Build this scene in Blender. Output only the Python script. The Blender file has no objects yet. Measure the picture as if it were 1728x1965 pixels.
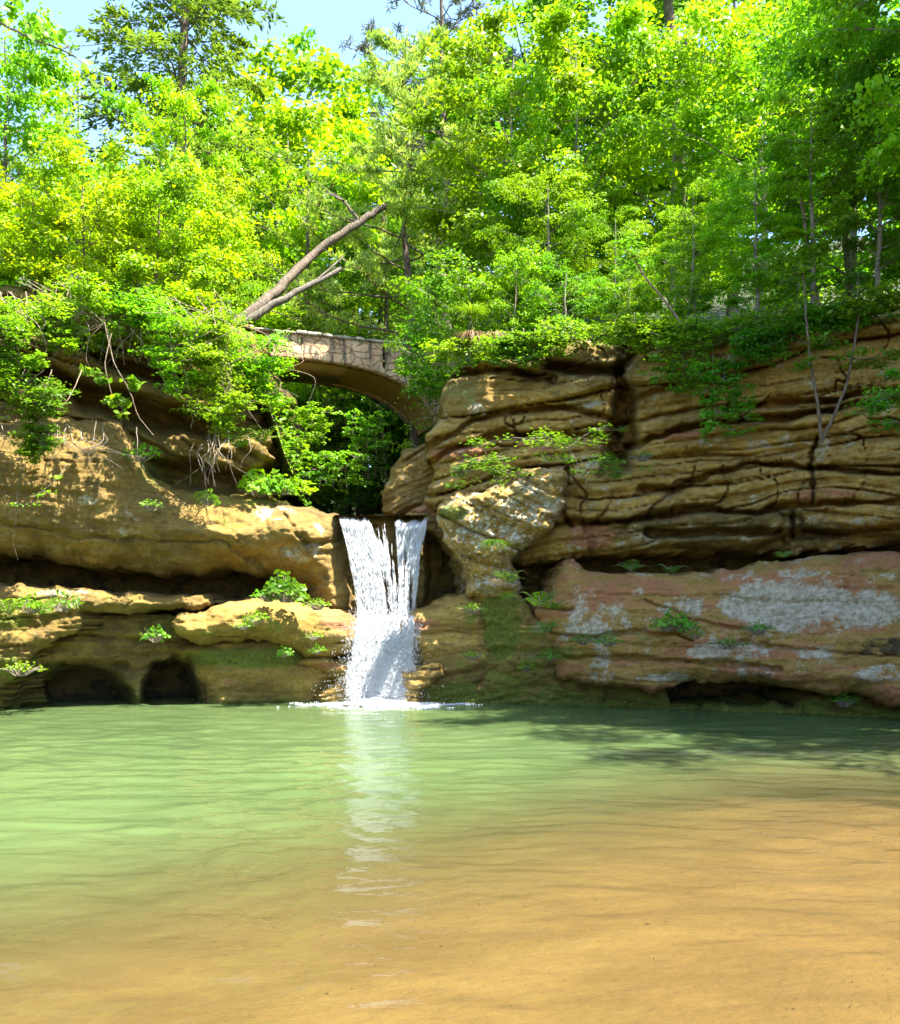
import bpy, math, random
import numpy as np
from mathutils import Vector, Matrix
PI = math.pi
sc = bpy.context.scene
C = sc.collection

# ------------------------------------------------------------------ camera, world, sun, exposure
F, CX, HY, HC = 1696.0, 864.0, 1208.0, 1.7        # focal length / horizon in photograph pixels, eye height
cd = bpy.data.cameras.new('camera'); cam = bpy.data.objects.new('camera', cd); C.objects.link(cam)
cam.location = (0, 0, HC); cam.rotation_euler = (PI/2, 0, 0)
cd.sensor_fit = 'HORIZONTAL'; cd.sensor_width = 36; cd.lens = 36*F/1728
cd.shift_y = (HY-982.5)/1965*(1965/1965)          # vertical shift as on a view camera (set below for the fit axis)
cd.sensor_fit = 'VERTICAL'; cd.sensor_height = 36; cd.lens = 36*F/1965
cd.clip_end = 2000
sc.camera = cam
SUN = Vector((0.42, -0.22, 1.0)).normalized()
w = bpy.data.worlds.new('World'); sc.world = w; w.use_nodes = True
nt = w.node_tree; bg = nt.nodes['Background']
sky = nt.nodes.new('ShaderNodeTexSky'); sky.sky_type = 'NISHITA'; sky.sun_disc = False
sky.sun_elevation = math.asin(SUN.z); sky.sun_rotation = math.atan2(SUN.x, SUN.y)
sky.air_density = 1.0; sky.dust_density = 1.0; sky.ozone_density = 3.0
nt.links.new(sky.outputs[0], bg.inputs[0]); bg.inputs[1].default_value = 0.138
sd = bpy.data.lights.new('sun', 'SUN'); sd.energy = 4.8; sd.angle = math.radians(0.5); sd.color = (1, 0.95, 0.86)
sun = bpy.data.objects.new('sun', sd); C.objects.link(sun)
sun.rotation_euler = SUN.to_track_quat('Z', 'Y').to_euler(); sun.location = (10, -10, 40)
sc.view_settings.view_transform = 'Standard'; sc.view_settings.look = 'None'
sc.view_settings.exposure = 2.2; sc.view_settings.gamma = 1.0; sc.view_settings.use_curve_mapping = False
cy = sc.cycles
cy.use_denoising = True
cy.max_bounces = 9; cy.diffuse_bounces = 6; cy.glossy_bounces = 3; cy.transmission_bounces = 5
cy.transparent_max_bounces = 8; cy.caustics_reflective = False; cy.caustics_refractive = False
cy.sample_clamp_indirect = 6

# ------------------------------------------------------------------ numeric helpers
def W3(px, py, Y):
    """photograph pixel at real distance Y -> point of the place"""
    return np.array([(px-CX)/F*Y, Y, HC+(HY-py)/F*Y])
def sstep(a, b, x):
    t = np.clip((x-a)/(b-a), 0, 1); return t*t*(3-2*t)
def _h(ix, iy, iz, seed):
    n = (ix.astype(np.int64)*374761393 + iy.astype(np.int64)*668265263 + iz.astype(np.int64)*1274126177 + seed*974634777) & 0xffffffff
    n = ((n ^ (n >> 13))*1274126177) & 0xffffffff
    n = (n ^ (n >> 16))*2246822519 & 0xffffffff
    return ((n ^ (n >> 15)) & 0xffffff)/float(0xffffff)
def vn(x, y, z=0.0, seed=0):
    x, y, z = np.broadcast_arrays(np.asarray(x, float), np.asarray(y, float), np.asarray(z, float))
    ix, iy, iz = np.floor(x), np.floor(y), np.floor(z)
    fx, fy, fz = x-ix, y-iy, z-iz
    fx, fy, fz = (f*f*f*(f*(f*6-15)+10) for f in (fx, fy, fz))
    r = 0
    for a in (0, 1):
        for b in (0, 1):
            for c in (0, 1):
                r = r + _h(ix+a, iy+b, iz+c, seed)*(fx if a else 1-fx)*(fy if b else 1-fy)*(fz if c else 1-fz)
    return r
def fbm(x, y, z=0.0, seed=0, o=4, g=0.5):
    s, a, t = 0, 1.0, 0
    for k in range(o):
        s = s + a*vn(np.asarray(x)*2**k, np.asarray(y)*2**k, np.asarray(z)*2**k, seed+k*7); t += a; a *= g
    return s/t                                            # 0..1
def base_depth(px):
    px = np.asarray(px, float)
    l = 21-2.8*np.clip((650-px)/650, 0, 2)**1.3
    r = 21-3.9*np.clip((px-850)/878, 0, 2)**1.15
    return np.where(px < 650, l, np.where(px > 850, r, 21.0))

def mesh_np(name, verts, faces, smooth=False):
    """faces: list of (n,k) int arrays"""
    me = bpy.data.meshes.new(name)
    verts = np.asarray(verts, np.float32).reshape(-1, 3)
    me.vertices.add(len(verts)); me.vertices.foreach_set('co', verts.ravel())
    if not isinstance(faces, list): faces = [faces]
    faces = [np.asarray(f, np.int32) for f in faces if len(f)]
    nl = sum(f.size for f in faces); npoly = sum(len(f) for f in faces)
    me.loops.add(nl); me.loops.foreach_set('vertex_index', np.concatenate([f.ravel() for f in faces]))
    me.polygons.add(npoly)
    tot = np.concatenate([np.full(len(f), f.shape[1], np.int32) for f in faces])
    st = np.concatenate([[0], np.cumsum(tot)[:-1]]).astype(np.int32)
    me.polygons.foreach_set('loop_start', st)
    me.update(calc_edges=True); me.validate()
    if smooth: me.polygons.foreach_set('use_smooth', np.ones(len(me.polygons), bool))
    return me
def link(name, me, mat, parent=None, loc=None):
    o = bpy.data.objects.new(name, me); C.objects.link(o)
    if mat is not None and not me.materials: me.materials.append(mat)
    if parent is not None: o.parent = parent
    if loc is not None: o.location = loc
    return o
def tag(o, label=None, cat=None, group=None, kind=None):
    if label: o['label'] = label
    if cat: o['category'] = cat
    if group: o['group'] = group
    if kind: o['kind'] = kind
    return o
def empty(name, loc=(0, 0, 0)):
    o = bpy.data.objects.new(name, None); C.objects.link(o); o.location = loc; o.empty_display_size = .2
    return o

# ------------------------------------------------------------------ materials
def newmat(name):
    m = bpy.data.materials.new(name); m.use_nodes = True; m.node_tree.nodes.clear(); return m
class NB:
    def __init__(s, m): s.t = m.node_tree
    def n(s, ty, **k):
        nd = s.t.nodes.new('ShaderNode'+ty)
        ins = k.pop('i', {})
        for a, v in k.items(): setattr(nd, a, v)
        for a, v in ins.items(): s.set(nd.inputs[a], v)
        return nd
    def set(s, sock, v):
        if hasattr(v, 'is_output') or isinstance(v, bpy.types.NodeSocket): s.t.links.new(v, sock)
        else:
            try: sock.default_value = v
            except Exception: sock.default_value = (*v, 1)
    def math(s, op, a, b=0.0, clamp=False):
        nd = s.n('Math', operation=op, use_clamp=clamp); s.set(nd.inputs[0], a); s.set(nd.inputs[1], b); return nd.outputs[0]
    def mix(s, f, a, b):
        nd = s.n('Mix', data_type='RGBA'); s.set(nd.inputs[0], f); s.set(nd.inputs[6], a); s.set(nd.inputs[7], b); return nd.outputs[2]
    def ramp(s, v, a, b):
        nd = s.n('MapRange', interpolation_type='SMOOTHSTEP'); s.set(nd.inputs[0], v); nd.inputs[1].default_value = a; nd.inputs[2].default_value = b
        return nd.outputs[0]
    def noise(s, vec, scale, detail=5, rough=.55):
        nd = s.n('TexNoise'); s.set(nd.inputs['Vector'], vec); nd.inputs['Scale'].default_value = scale
        nd.inputs['Detail'].default_value = detail; nd.inputs['Roughness'].default_value = rough; return nd.outputs[0]
    def attr(s, name): return s.n('Attribute', attribute_name=name).outputs['Fac']
    def out(s, sh): s.t.links.new(sh, s.n('OutputMaterial').inputs[0])

def leaf_mat(name, c1, c2, c3, trans=.5, tcol=None, rough=.45):
    m = newmat(name); b = NB(m)
    g = b.n('NewGeometry'); oi = b.n('ObjectInfo')
    r = g.outputs['Random Per Island']
    col = b.mix(r, c1, c2)
    pos = g.outputs['Position']
    big = b.noise(pos, .55, 2)
    col = b.mix(b.ramp(big, .42, .66), col, c3)
    hv = b.n('HueSaturation'); b.set(hv.inputs['Color'], col)
    b.set(hv.inputs['Hue'], b.math('ADD', b.math('MULTIPLY', oi.outputs['Random'], .03), .485))
    b.set(hv.inputs['Value'], b.math('ADD', b.math('MULTIPLY', oi.outputs['Random'], .35), .82))
    col = hv.outputs[0]
    d = b.n('BsdfPrincipled'); b.set(d.inputs['Base Color'], col); d.inputs['Roughness'].default_value = rough
    d.inputs['Specular IOR Level'].default_value = .35
    t = b.n('BsdfTranslucent')
    tc = b.n('Mix', data_type='RGBA', blend_type='MULTIPLY'); tc.inputs[0].default_value = 1
    b.set(tc.inputs[6], col); tc.inputs[7].default_value = (*(tcol or (1.35, 1.25, .5)), 1)
    b.set(t.inputs[0], tc.outputs[2])
    mx = b.n('MixShader'); mx.inputs[0].default_value = trans
    b.t.links.new(d.outputs[0], mx.inputs[1]); b.t.links.new(t.outputs[0], mx.inputs[2]); b.out(mx.outputs[0])
    return m
M = {}
M['leaf_spring'] = leaf_mat('leaf_spring', (.18, .37, .010), (.29, .48, .014), (.14, .33, .012))
M['leaf_yellow'] = leaf_mat('leaf_yellow', (.27, .42, .007), (.40, .55, .010), (.19, .38, .008))
M['leaf_mid'] = leaf_mat('leaf_mid', (.12, .29, .014), (.24, .42, .018), (.09, .25, .016))
M['leaf_green'] = leaf_mat('leaf_green', (.09, .27, .016), (.18, .40, .02), (.07, .22, .018))
M['leaf_hemlock'] = leaf_mat('leaf_hemlock', (.10, .20, .03), (.22, .34, .03), (.08, .16, .03), .45)
M['leaf_pine'] = leaf_mat('leaf_pine', (.30, .46, .09), (.44, .60, .12), (.24, .40, .08), .45)
M['leaf_greypine'] = leaf_mat('leaf_greypine', (.13, .15, .10), (.22, .24, .14), (.10, .13, .09), .25)
M['straw'] = leaf_mat('straw', (.30, .19, .09), (.42, .30, .14), (.2, .13, .07), .25, (1, 1, 1))

def bark_mat(name, c1, c2):
    m = newmat(name); b = NB(m)
    tc = b.n('TexCoord'); mp = b.n('Mapping'); b.set(mp.inputs[0], tc.outputs['Object']); mp.inputs[3].default_value = (6, 6, 1.5)
    n1 = b.noise(mp.outputs[0], 4, 6, .65)
    col = b.mix(b.ramp(n1, .35, .65), c1, c2)
    p = b.n('BsdfPrincipled'); b.set(p.inputs['Base Color'], col); p.inputs['Roughness'].default_value = .85
    bp = b.n('Bump'); b.set(bp.inputs['Height'], n1); bp.inputs['Distance'].default_value = .03; bp.inputs['Strength'].default_value = .9
    b.t.links.new(bp.outputs[0], p.inputs['Normal']); b.out(p.outputs[0]); return m
M['bark'] = bark_mat('bark', (.06, .04, .025), (.19, .14, .09))
M['bark_pale'] = bark_mat('bark_pale', (.15, .10, .06), (.33, .25, .16))
M['bark_dim'] = bark_mat('bark_dim', (.07, .055, .04), (.20, .165, .12))
M['bark_grey'] = bark_mat('bark_grey', (.13, .10, .075), (.34, .28, .21))

def rock_mat():
    m = newmat('sandstone'); b = NB(m)
    tc = b.n('TexCoord'); P = tc.outputs['Object']
    mp = b.n('Mapping'); b.set(mp.inputs[0], P); mp.inputs[3].default_value = (.35, .35, 1.6); mp.inputs[2].default_value = (0, math.radians(-6), 0)
    S = mp.outputs[0]
    n_str = b.noise(S, 2.2, 6, .6); n_big = b.noise(P, .55, 4); n_med = b.noise(P, 2.3, 6, .62); n_fin = b.noise(P, 14, 6, .7); n_grain = b.noise(P, 60, 3, .6)
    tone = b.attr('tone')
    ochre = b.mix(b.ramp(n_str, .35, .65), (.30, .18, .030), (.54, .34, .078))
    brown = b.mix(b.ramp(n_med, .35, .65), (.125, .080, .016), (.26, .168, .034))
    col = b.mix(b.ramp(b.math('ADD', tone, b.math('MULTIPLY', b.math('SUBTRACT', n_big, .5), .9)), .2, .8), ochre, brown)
    col = b.mix(b.math('MULTIPLY', b.ramp(b.noise(P, 5.5, 8, .72), .50, .68), .55), col, (.115, .085, .03))
    col = b.mix(b.math('MULTIPLY', b.ramp(b.noise(P, 22, 6, .75), .54, .66), .4), col, (.50, .39, .19))
    # rust bands
    rf = b.ramp(b.math('ADD', b.attr('red'), b.math('MULTIPLY', b.math('SUBTRACT', n_str, .5), 1.3)), .42, .62)
    rust = b.mix(n_med, (.33, .125, .042), (.50, .235, .095))
    col = b.mix(rf, col, rust)
    # thin dark beds and pits
    n_bed = b.noise(S, 7.5, 5, .7)
    col = b.mix(b.math('MULTIPLY', b.ramp(n_bed, .56, .70), .55), col, (.055, .036, .016))
    col = b.mix(b.math('MULTIPLY', b.ramp(n_fin, .52, .68), .6), col, (.05, .034, .014))
    # lichen: grey crust with ragged patches
    lf = b.math('ADD', b.attr('lichen'), b.math('MULTIPLY', b.math('SUBTRACT', b.math('ADD', b.math('MULTIPLY', n_med, .68), b.math('MULTIPLY', n_fin, .32)), .5), 2.2))
    lich = b.mix(b.ramp(b.noise(P, 9, 7, .72), .38, .62), (.33, .29, .19), (.64, .57, .43))
    col = b.mix(b.math('MULTIPLY', b.ramp(lf, .46, .62), .85), col, lich)
    # white lichen spots
    vo = b.n('TexVoronoi'); b.set(vo.inputs['Vector'], P); vo.inputs['Scale'].default_value = 8.5; vo.inputs['Randomness'].default_value = 1
    sp = b.math('SUBTRACT', b.math('ADD', b.attr('spots'), b.math('MULTIPLY', n_fin, .5)), b.math('MULTIPLY', vo.outputs['Distance'], 1.35))
    col = b.mix(b.math('MULTIPLY', b.ramp(sp, .30, .42), .8), col, (.66, .63, .50))
    # moss
    mf = b.math('ADD', b.attr('moss'), b.math('MULTIPLY', b.math('SUBTRACT', b.math('ADD', b.math('MULTIPLY', n_med, .5), b.math('MULTIPLY', n_fin, .5)), .5), 2.0))
    moss = b.mix(b.ramp(n_fin, .3, .7), (.045, .085, .008), (.22, .26, .02))
    col = b.mix(b.math('MULTIPLY', b.ramp(mf, .45, .68), .85), col, moss)
    # black: seep stains, and hollow shade painted on the backing walls
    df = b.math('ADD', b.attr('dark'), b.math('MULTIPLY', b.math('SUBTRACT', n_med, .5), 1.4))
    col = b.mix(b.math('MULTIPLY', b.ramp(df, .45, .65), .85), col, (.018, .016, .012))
    p = b.n('BsdfPrincipled'); b.set(p.inputs['Base Color'], col)
    b.set(p.inputs['Roughness'], b.math('SUBTRACT', .9, b.math('MULTIPLY', b.attr('wet'), .68)))
    hgt = b.math('ADD', b.math('MULTIPLY', n_fin, .45), b.math('ADD', b.math('MULTIPLY', n_bed, .6), b.math('MULTIPLY', n_grain, .30)))
    bp = b.n('Bump'); b.set(bp.inputs['Height'], hgt); bp.inputs['Distance'].default_value = .13; bp.inputs['Strength'].default_value = .9
    b.t.links.new(bp.outputs[0], p.inputs['Normal']); b.out(p.outputs[0]); return m
M['rock'] = rock_mat()

# ------------------------------------------------------------------ rock builder
def seg_dist(x, y, ax, ay, bx, by):
    dx, dy = bx-ax, by-ay
    t = np.clip(((x-ax)*dx+(y-ay)*dy)/(dx*dx+dy*dy+1e-9), 0, 1)
    return np.hypot(x-ax-t*dx, y-ay-t*dy)
def poly_sd(x, y, P):
    d = np.full(x.shape, 1e9); ins = np.zeros(x.shape, bool); n = len(P)
    for i in range(n):
        ax, ay = P[i]; bx, by = P[(i+1) % n]
        d = np.minimum(d, seg_dist(x, y, ax, ay, bx, by))
        c = ((ay > y) != (by > y))
        with np.errstate(divide='ignore', invalid='ignore'):
            xi = (bx-ax)*(y-ay)/((by-ay) if by != ay else 1e-9)+ax
        ins ^= c & (x < xi)
    return np.where(ins, d, -d)
def line_d(x, y, L):
    d = np.full(x.shape, 1e9)
    for (ax, ay), (bx, by) in zip(L[:-1], L[1:]): d = np.minimum(d, seg_dist(x, y, ax, ay, bx, by))
    return d
def blob(x, y, E):
    r = np.zeros(x.shape)
    for (cx, cy_, rx, ry, s) in E:
        r = np.maximum(r, s*np.clip(1.6-1.1*np.hypot((x-cx)/rx, (y-cy_)/ry), 0, 1))
    return r
MOSS = []
def rock(name, poly, off=0.0, T=3.0, R=40, Rm=.5, step=3.0, dip=0.0, strata=.12, bed=.18, period=46, rough=.10, warp=7, grooves=(), pits=(),
         tone=.2, tones=(), red=.0, reds=(), lichen=0., lich=(), spots=0., spot=(), moss=0., mosses=(), dark=0., darks=(), wet=0., wets=(), tilt=0.0, lean=0.0, seed=1,
         label=None, cat='rock', kind=None, group=None, bulges=()):
    P = np.array(poly, float)
    x0, y0 = P.min(0)-12; x1, y1 = P.max(0)+12
    xs = np.arange(x0, x1+step, step); ys = np.arange(y0, y1+step, step)
    x, y = np.meshgrid(xs, ys)
    wx = (fbm(x/38, y/38, 0, seed+11, 3)-.5)*2*warp*1.6; wy = (fbm(x/38, y/38, 5, seed+23, 3)-.5)*2*warp*1.6
    d = poly_sd(x+wx, y+wy, [tuple(p) for p in P])
    gy, gx = np.gradient(d, step)
    gl = np.maximum(np.hypot(gx, gy), .3)
    near = np.abs(d) < step*.8
    xb = np.where(near, x-gx/gl**2*d, x); yb = np.where(near, y-gy/gl**2*d, y)
    keep = d > -step*.8
    x, y = xb, yb
    Y = base_depth(x)+off+tilt*(x-P[:, 0].mean())/100+lean*(P[:, 1].mean()-y)/100
    t = np.clip(d/R, 0, 1); Y = Y+Rm*(1-np.sqrt(np.clip(1-(1-t)**2, 0, 1)))
    for (cx, cy_, rx, ry, a) in bulges:
        q = ((x-cx)/rx)**2+((y-cy_)/ry)**2; Y = Y-a*np.sqrt(np.clip(1-q, 0, 1))
    # bedding
    s = y+dip*x+(fbm(x/260, y/160, 1, seed+3, 2)-.5)*60+(fbm(x/60, y/50, 1, seed+4, 2)-.5)*9
    def beds(per, amp, gr, sd_, xs_, soft):
        sp_ = s/per+.9*vn(s/per*.6, x/900, 0, sd_)+.12*fbm(x/130, y/60, 0, sd_+1, 2)
        b0 = np.floor(sp_); f = sp_-b0
        h0 = vn(b0*13.7, x/xs_, 0, sd_+2); h1 = vn((b0+1)*13.7, x/xs_, 0, sd_+2)
        H_ = h0+(h1-h0)*sstep(1-soft, 1, f)
        g_ = np.minimum(f, 1-f); mk = sstep(.35, .6, vn(b0*7.1, x/150, 0, sd_+3))
        round_ = (np.abs(f-.5)*2)**3                         # each bed bellies out a little
        return amp*(H_-.5)*2+amp*.35*round_+gr*mk*(1-sstep(0, max(.075, 4.5/per), g_))
    Y = Y+beds(period*1.15, strata*1.1, bed*.9, seed+5, 300, .16)+beds(period*.42, strata*.42, bed*.42, seed+6, 130, .22)+beds(period*.15, strata*.12, 0, seed+7, 60, .3)
    # lumps
    Y = Y+rough*2.0*(fbm(x/110, y/80, 0, seed+31, 3)-.5)+rough*1.1*(fbm(x/24, y/14, 0, seed+37, 4)-.5)+rough*.55*(fbm(x/8, y/5, 0, seed+41, 2)-.5)
    pl = vn(x/34+3*fbm(x/60, y/60, 0, seed+51, 2), y/20+2*fbm(x/60, y/60, 9, seed+52, 2), 0, seed+53)      # broken blocky faces
    Y = Y+rough*.55*(np.floor(pl*5)/5+.2*sstep(.6, 1, (pl*5) % 1)-.5)+rough*.28*np.abs(2*vn(s/4.5, x/60, 3, seed+55)-1)
    jc = 1-np.abs(2*vn((x+.25*y)/75+1.2*fbm(x/50, y/50, 0, seed+81, 2), y/150, 0, seed+82)-1); Y = Y+bed*.8*sstep(.955, .995, jc)*sstep(.45, .6, vn(x/90, y/60, 0, seed+83))
    for (L, wd, dp) in grooves:
        dl = line_d(x+wx*1.2+(fbm(x/14, y/14, 2, seed+71, 2)-.5)*7, y+wy*.6, L); wv = wd*(.45+1.1*vn(x/60, y/60, 3, seed+77))
        Y = Y+dp*(1-sstep(.25, 1.0, dl/wv))
    for (PL, rp, dp) in pits:
        dd = poly_sd(x+wx, y+wy, PL); Y = Y+dp*sstep(0, rp, dd)
    X = (x-CX)/F*Y; Z = HC+(HY-y)/F*Y
    co = np.stack([X, Y, Z], -1).reshape(-1, 3)
    ny, nx = x.shape
    idx = np.arange(nx*ny).reshape(ny, nx)
    k = keep[:-1, :-1] & keep[1:, :-1] & keep[:-1, 1:] & keep[1:, 1:]
    q = np.stack([idx[1:, :-1], idx[1:, 1:], idx[:-1, 1:], idx[:-1, :-1]], -1)[k]
    # border -> extruded straight back
    e = np.concatenate([q[:, [0, 1]], q[:, [1, 2]], q[:, [2, 3]], q[:, [3, 0]]])
    key = np.sort(e, 1); kk = key[:, 0].astype(np.int64)*(nx*ny)+key[:, 1]
    u, inv, cnt = np.unique(kk, return_inverse=True, return_counts=True)
    be = e[cnt[inv] == 1]
    bv = np.unique(be); mp = -np.ones(nx*ny, int)
    used = np.unique(q); mp[used] = np.arange(len(used))
    m1 = -np.ones(nx*ny, int); m1[bv] = len(used)+np.arange(len(bv))
    nE = 7; rings = []
    for e_ in range(1, nE+1):
        b1 = co[bv].copy(); t_ = e_/nE; b1[:, 1] += T*t_
        b1[:, 0] += (fbm(b1[:, 0]*.9+b1[:, 1]*.8, b1[:, 1]*.9, b1[:, 2]*2.2, seed+5, 3)-.5)*.9*min(1, t_*3)
        b1[:, 2] += (fbm(b1[:, 0]*.9, b1[:, 1]*.9, b1[:, 2]*.9, seed+6, 3)-.5)*.35*min(1, t_*3)
        rings.append(b1)
    allv = np.concatenate([co[used]]+rings)
    f1 = mp[q]; fs = [f1]
    fs.append(np.stack([mp[be[:, 1]], mp[be[:, 0]], m1[be[:, 0]], m1[be[:, 1]]], -1))
    for e_ in range(nE-1):
        k0 = e_*len(bv); fs.append(np.stack([m1[be[:, 1]]+k0, m1[be[:, 0]]+k0, m1[be[:, 0]]+k0+len(bv), m1[be[:, 1]]+k0+len(bv)], -1))
    me = mesh_np(name, allv, fs, smooth=True)
    fx, fy = x.ravel(), y.ravel()
    px = np.concatenate([fx[used]]+[fx[bv]]*nE); py = np.concatenate([fy[used]]+[fy[bv]]*nE)
    zz = allv[:, 2]
    def put(nm, base, E, extra=0):
        v = np.maximum(base, blob(px, py, E)) if len(E) else np.full(len(px), float(base))
        v = v+extra
        if len(v) != len(me.vertices): v = v[:len(me.vertices)]
        a = me.attributes.new(nm, 'FLOAT', 'POINT'); a.data.foreach_set('value', v.astype(np.float32))
    put('tone', tone, tones); put('red', red, reds); put('lichen', lichen, lich); put('spots', spots, spot)
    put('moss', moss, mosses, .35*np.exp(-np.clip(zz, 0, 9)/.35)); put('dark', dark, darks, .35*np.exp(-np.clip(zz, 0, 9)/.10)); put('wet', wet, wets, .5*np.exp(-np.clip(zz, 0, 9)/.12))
    mv = np.maximum(moss, blob(px, py, mosses)) if len(mosses) else np.full(len(px), float(moss))
    nu = len(used); mv = mv[:nu]+.35*np.exp(-np.clip(zz[:nu], 0, 9)/.35)+1.1*(fbm(zz[:nu]*2.2, allv[:nu, 0]*1.6, allv[:nu, 1]*2, 201, 4)-.5)
    if step < 5:
        pr = np.clip((mv-.50)*2.2, 0, 1)*(step/3)**2*.34*(zz[:nu] > .02); sel = np.random.default_rng(seed).random(nu) < pr
        MOSS.append(allv[:nu][sel])
    o = link(name, me, M['rock'])
    if kind: o['kind'] = kind
    if label: o['label'] = label
    if cat and kind != 'structure': o['category'] = cat
    if group: o['group'] = group
    return o

# backing walls deep inside the clefts, coloured dark to paint in the hollows' shade
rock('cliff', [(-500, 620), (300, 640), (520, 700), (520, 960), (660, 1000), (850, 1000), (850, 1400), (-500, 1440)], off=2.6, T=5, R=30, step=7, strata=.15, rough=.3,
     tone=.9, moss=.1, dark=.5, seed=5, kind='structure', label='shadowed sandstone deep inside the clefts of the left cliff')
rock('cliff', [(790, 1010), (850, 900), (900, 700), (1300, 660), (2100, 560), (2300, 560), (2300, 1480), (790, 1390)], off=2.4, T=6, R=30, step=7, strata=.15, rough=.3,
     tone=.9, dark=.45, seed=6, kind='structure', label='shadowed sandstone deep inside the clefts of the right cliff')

# --- left side
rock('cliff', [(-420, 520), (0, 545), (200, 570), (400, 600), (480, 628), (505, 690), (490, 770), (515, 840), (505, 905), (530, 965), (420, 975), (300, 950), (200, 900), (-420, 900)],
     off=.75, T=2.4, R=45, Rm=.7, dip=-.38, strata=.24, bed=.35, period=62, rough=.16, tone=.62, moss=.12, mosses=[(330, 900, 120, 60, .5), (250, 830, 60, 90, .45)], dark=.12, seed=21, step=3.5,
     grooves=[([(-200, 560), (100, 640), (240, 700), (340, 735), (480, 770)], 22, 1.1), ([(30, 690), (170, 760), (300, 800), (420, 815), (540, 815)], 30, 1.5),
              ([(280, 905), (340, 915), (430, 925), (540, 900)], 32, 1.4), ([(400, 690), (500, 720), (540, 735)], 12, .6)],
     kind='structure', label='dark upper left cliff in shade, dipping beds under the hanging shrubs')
rock('rounded_ledge', [(-420, 800), (0, 812), (120, 800), (235, 805), (265, 850), (290, 905), (335, 935), (420, 950), (520, 952), (595, 972), (655, 1000), (666, 1030), (672, 1080), (684, 1130),
     (700, 1180), (640, 1200), (598, 1172), (596, 1130), (540, 1108), (440, 1096), (330, 1100), (200, 1092), (60, 1072), (-420, 1030)],
     off=-.35, T=3.5, R=120, Rm=1.5, dip=-.12, strata=.05, bed=.05, period=90, rough=.13, tone=.55, tones=[], seed=31,
     bulges=[(585, 1000, 75, 40, .25), (560, 1030, 60, 70, .25), (450, 1010, 120, 60, .2), (625, 1020, 45, 40, .2)],
     grooves=[([(545, 985), (560, 1010), (585, 1030), (590, 1050)], 7, .16), ([(590, 1040), (640, 1042), (672, 1030)], 6, .12), ([(0, 1000), (150, 1030), (340, 1040), (440, 1040), (520, 1100)], 6, .12), ([(455, 1035), (480, 1070), (520, 1100)], 5, .1)],
     lichen=.22, lich=[(520, 985, 60, 22, .5), (600, 1010, 50, 20, .45), (580, 1060, 60, 25, .5), (250, 1010, 30, 50, .42), (150, 960, 60, 18, .4)], moss=.32,
     mosses=[(500, 960, 120, 14, .55), (300, 900, 60, 60, .55), (600, 1100, 60, 40, .38), (450, 1010, 40, 60, .45), (40, 900, 90, 60, .45)], wets=[(690, 1100, 30, 100, .9)], darks=[(690, 1120, 14, 80, .6)],
     label='big rounded sandstone ledge left of the waterfall, its right end sunlit gold', cat='rock ledge')
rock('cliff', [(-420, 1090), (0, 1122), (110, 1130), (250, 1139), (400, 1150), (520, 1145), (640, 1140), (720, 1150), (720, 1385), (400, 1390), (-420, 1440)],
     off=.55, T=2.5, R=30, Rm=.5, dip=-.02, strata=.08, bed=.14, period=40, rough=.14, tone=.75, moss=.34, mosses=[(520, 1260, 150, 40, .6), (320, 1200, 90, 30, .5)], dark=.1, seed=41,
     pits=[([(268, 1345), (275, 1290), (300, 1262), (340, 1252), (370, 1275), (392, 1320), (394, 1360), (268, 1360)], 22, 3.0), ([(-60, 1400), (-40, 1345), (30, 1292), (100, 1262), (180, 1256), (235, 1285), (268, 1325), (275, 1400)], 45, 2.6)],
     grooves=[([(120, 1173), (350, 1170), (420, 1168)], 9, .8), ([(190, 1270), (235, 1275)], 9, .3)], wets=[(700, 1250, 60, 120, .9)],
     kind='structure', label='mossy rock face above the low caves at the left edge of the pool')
rock('rock_shelf', [(-420, 1085), (0, 1122), (60, 1124), (130, 1132), (260, 1138), (405, 1150), (410, 1162), (340, 1172), (160, 1174), (168, 1192), (120, 1222), (70, 1250), (35, 1290), (0, 1325), (-30, 1400), (-420, 1440)],
     off=-.25, T=2, R=22, Rm=.4, strata=.06, bed=.08, period=40, rough=.13, tone=.6, moss=.36, mosses=[(40, 1180, 110, 40, .6), (20, 1280, 60, 40, .6)], lich=[(130, 1138, 60, 10, .55)], seed=51,
     label='low mossy rock shelf at the left edge with pale lichen on its lip', cat='rock ledge')
rock('slab_rock', [(325, 1198), (345, 1182), (400, 1168), (440, 1158), (490, 1149), (560, 1157), (640, 1165), (700, 1180), (700, 1230), (685, 1250), (640, 1268), (590, 1262), (560, 1240), (480, 1226), (400, 1240), (350, 1222)],
     off=-.75, T=2.2, R=42, Rm=.85, dip=-.03, strata=.05, bed=.08, period=34, rough=.10, tone=.15, moss=.32, mosses=[(500, 1200, 70, 18, .55), (600, 1220, 40, 20, .5), (380, 1215, 60, 12, .5)], red=.25, seed=61, wets=[(700, 1200, 60, 50, 1)],
     reds=[(660, 1190, 60, 26, .6)], label='golden wedge shaped slab jutting out left of the lower falls', cat='rock')
rock('boulder', [(338, 1240), (420, 1222), (540, 1225), (640, 1255), (668, 1290), (640, 1330), (610, 1385), (400, 1380), (390, 1320), (368, 1272)],
     off=-.25, T=2, R=55, Rm=.9, strata=.04, bed=.05, rough=.10, tone=.35, moss=.25, mosses=[(480, 1262, 150, 24, .8), (600, 1250, 40, 20, .6)], reds=[(480, 1310, 80, 16, .5)], red=.2, seed=71,
     label='smooth brown boulder with green moss at the waterline left of the falls', cat='rock')
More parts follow.
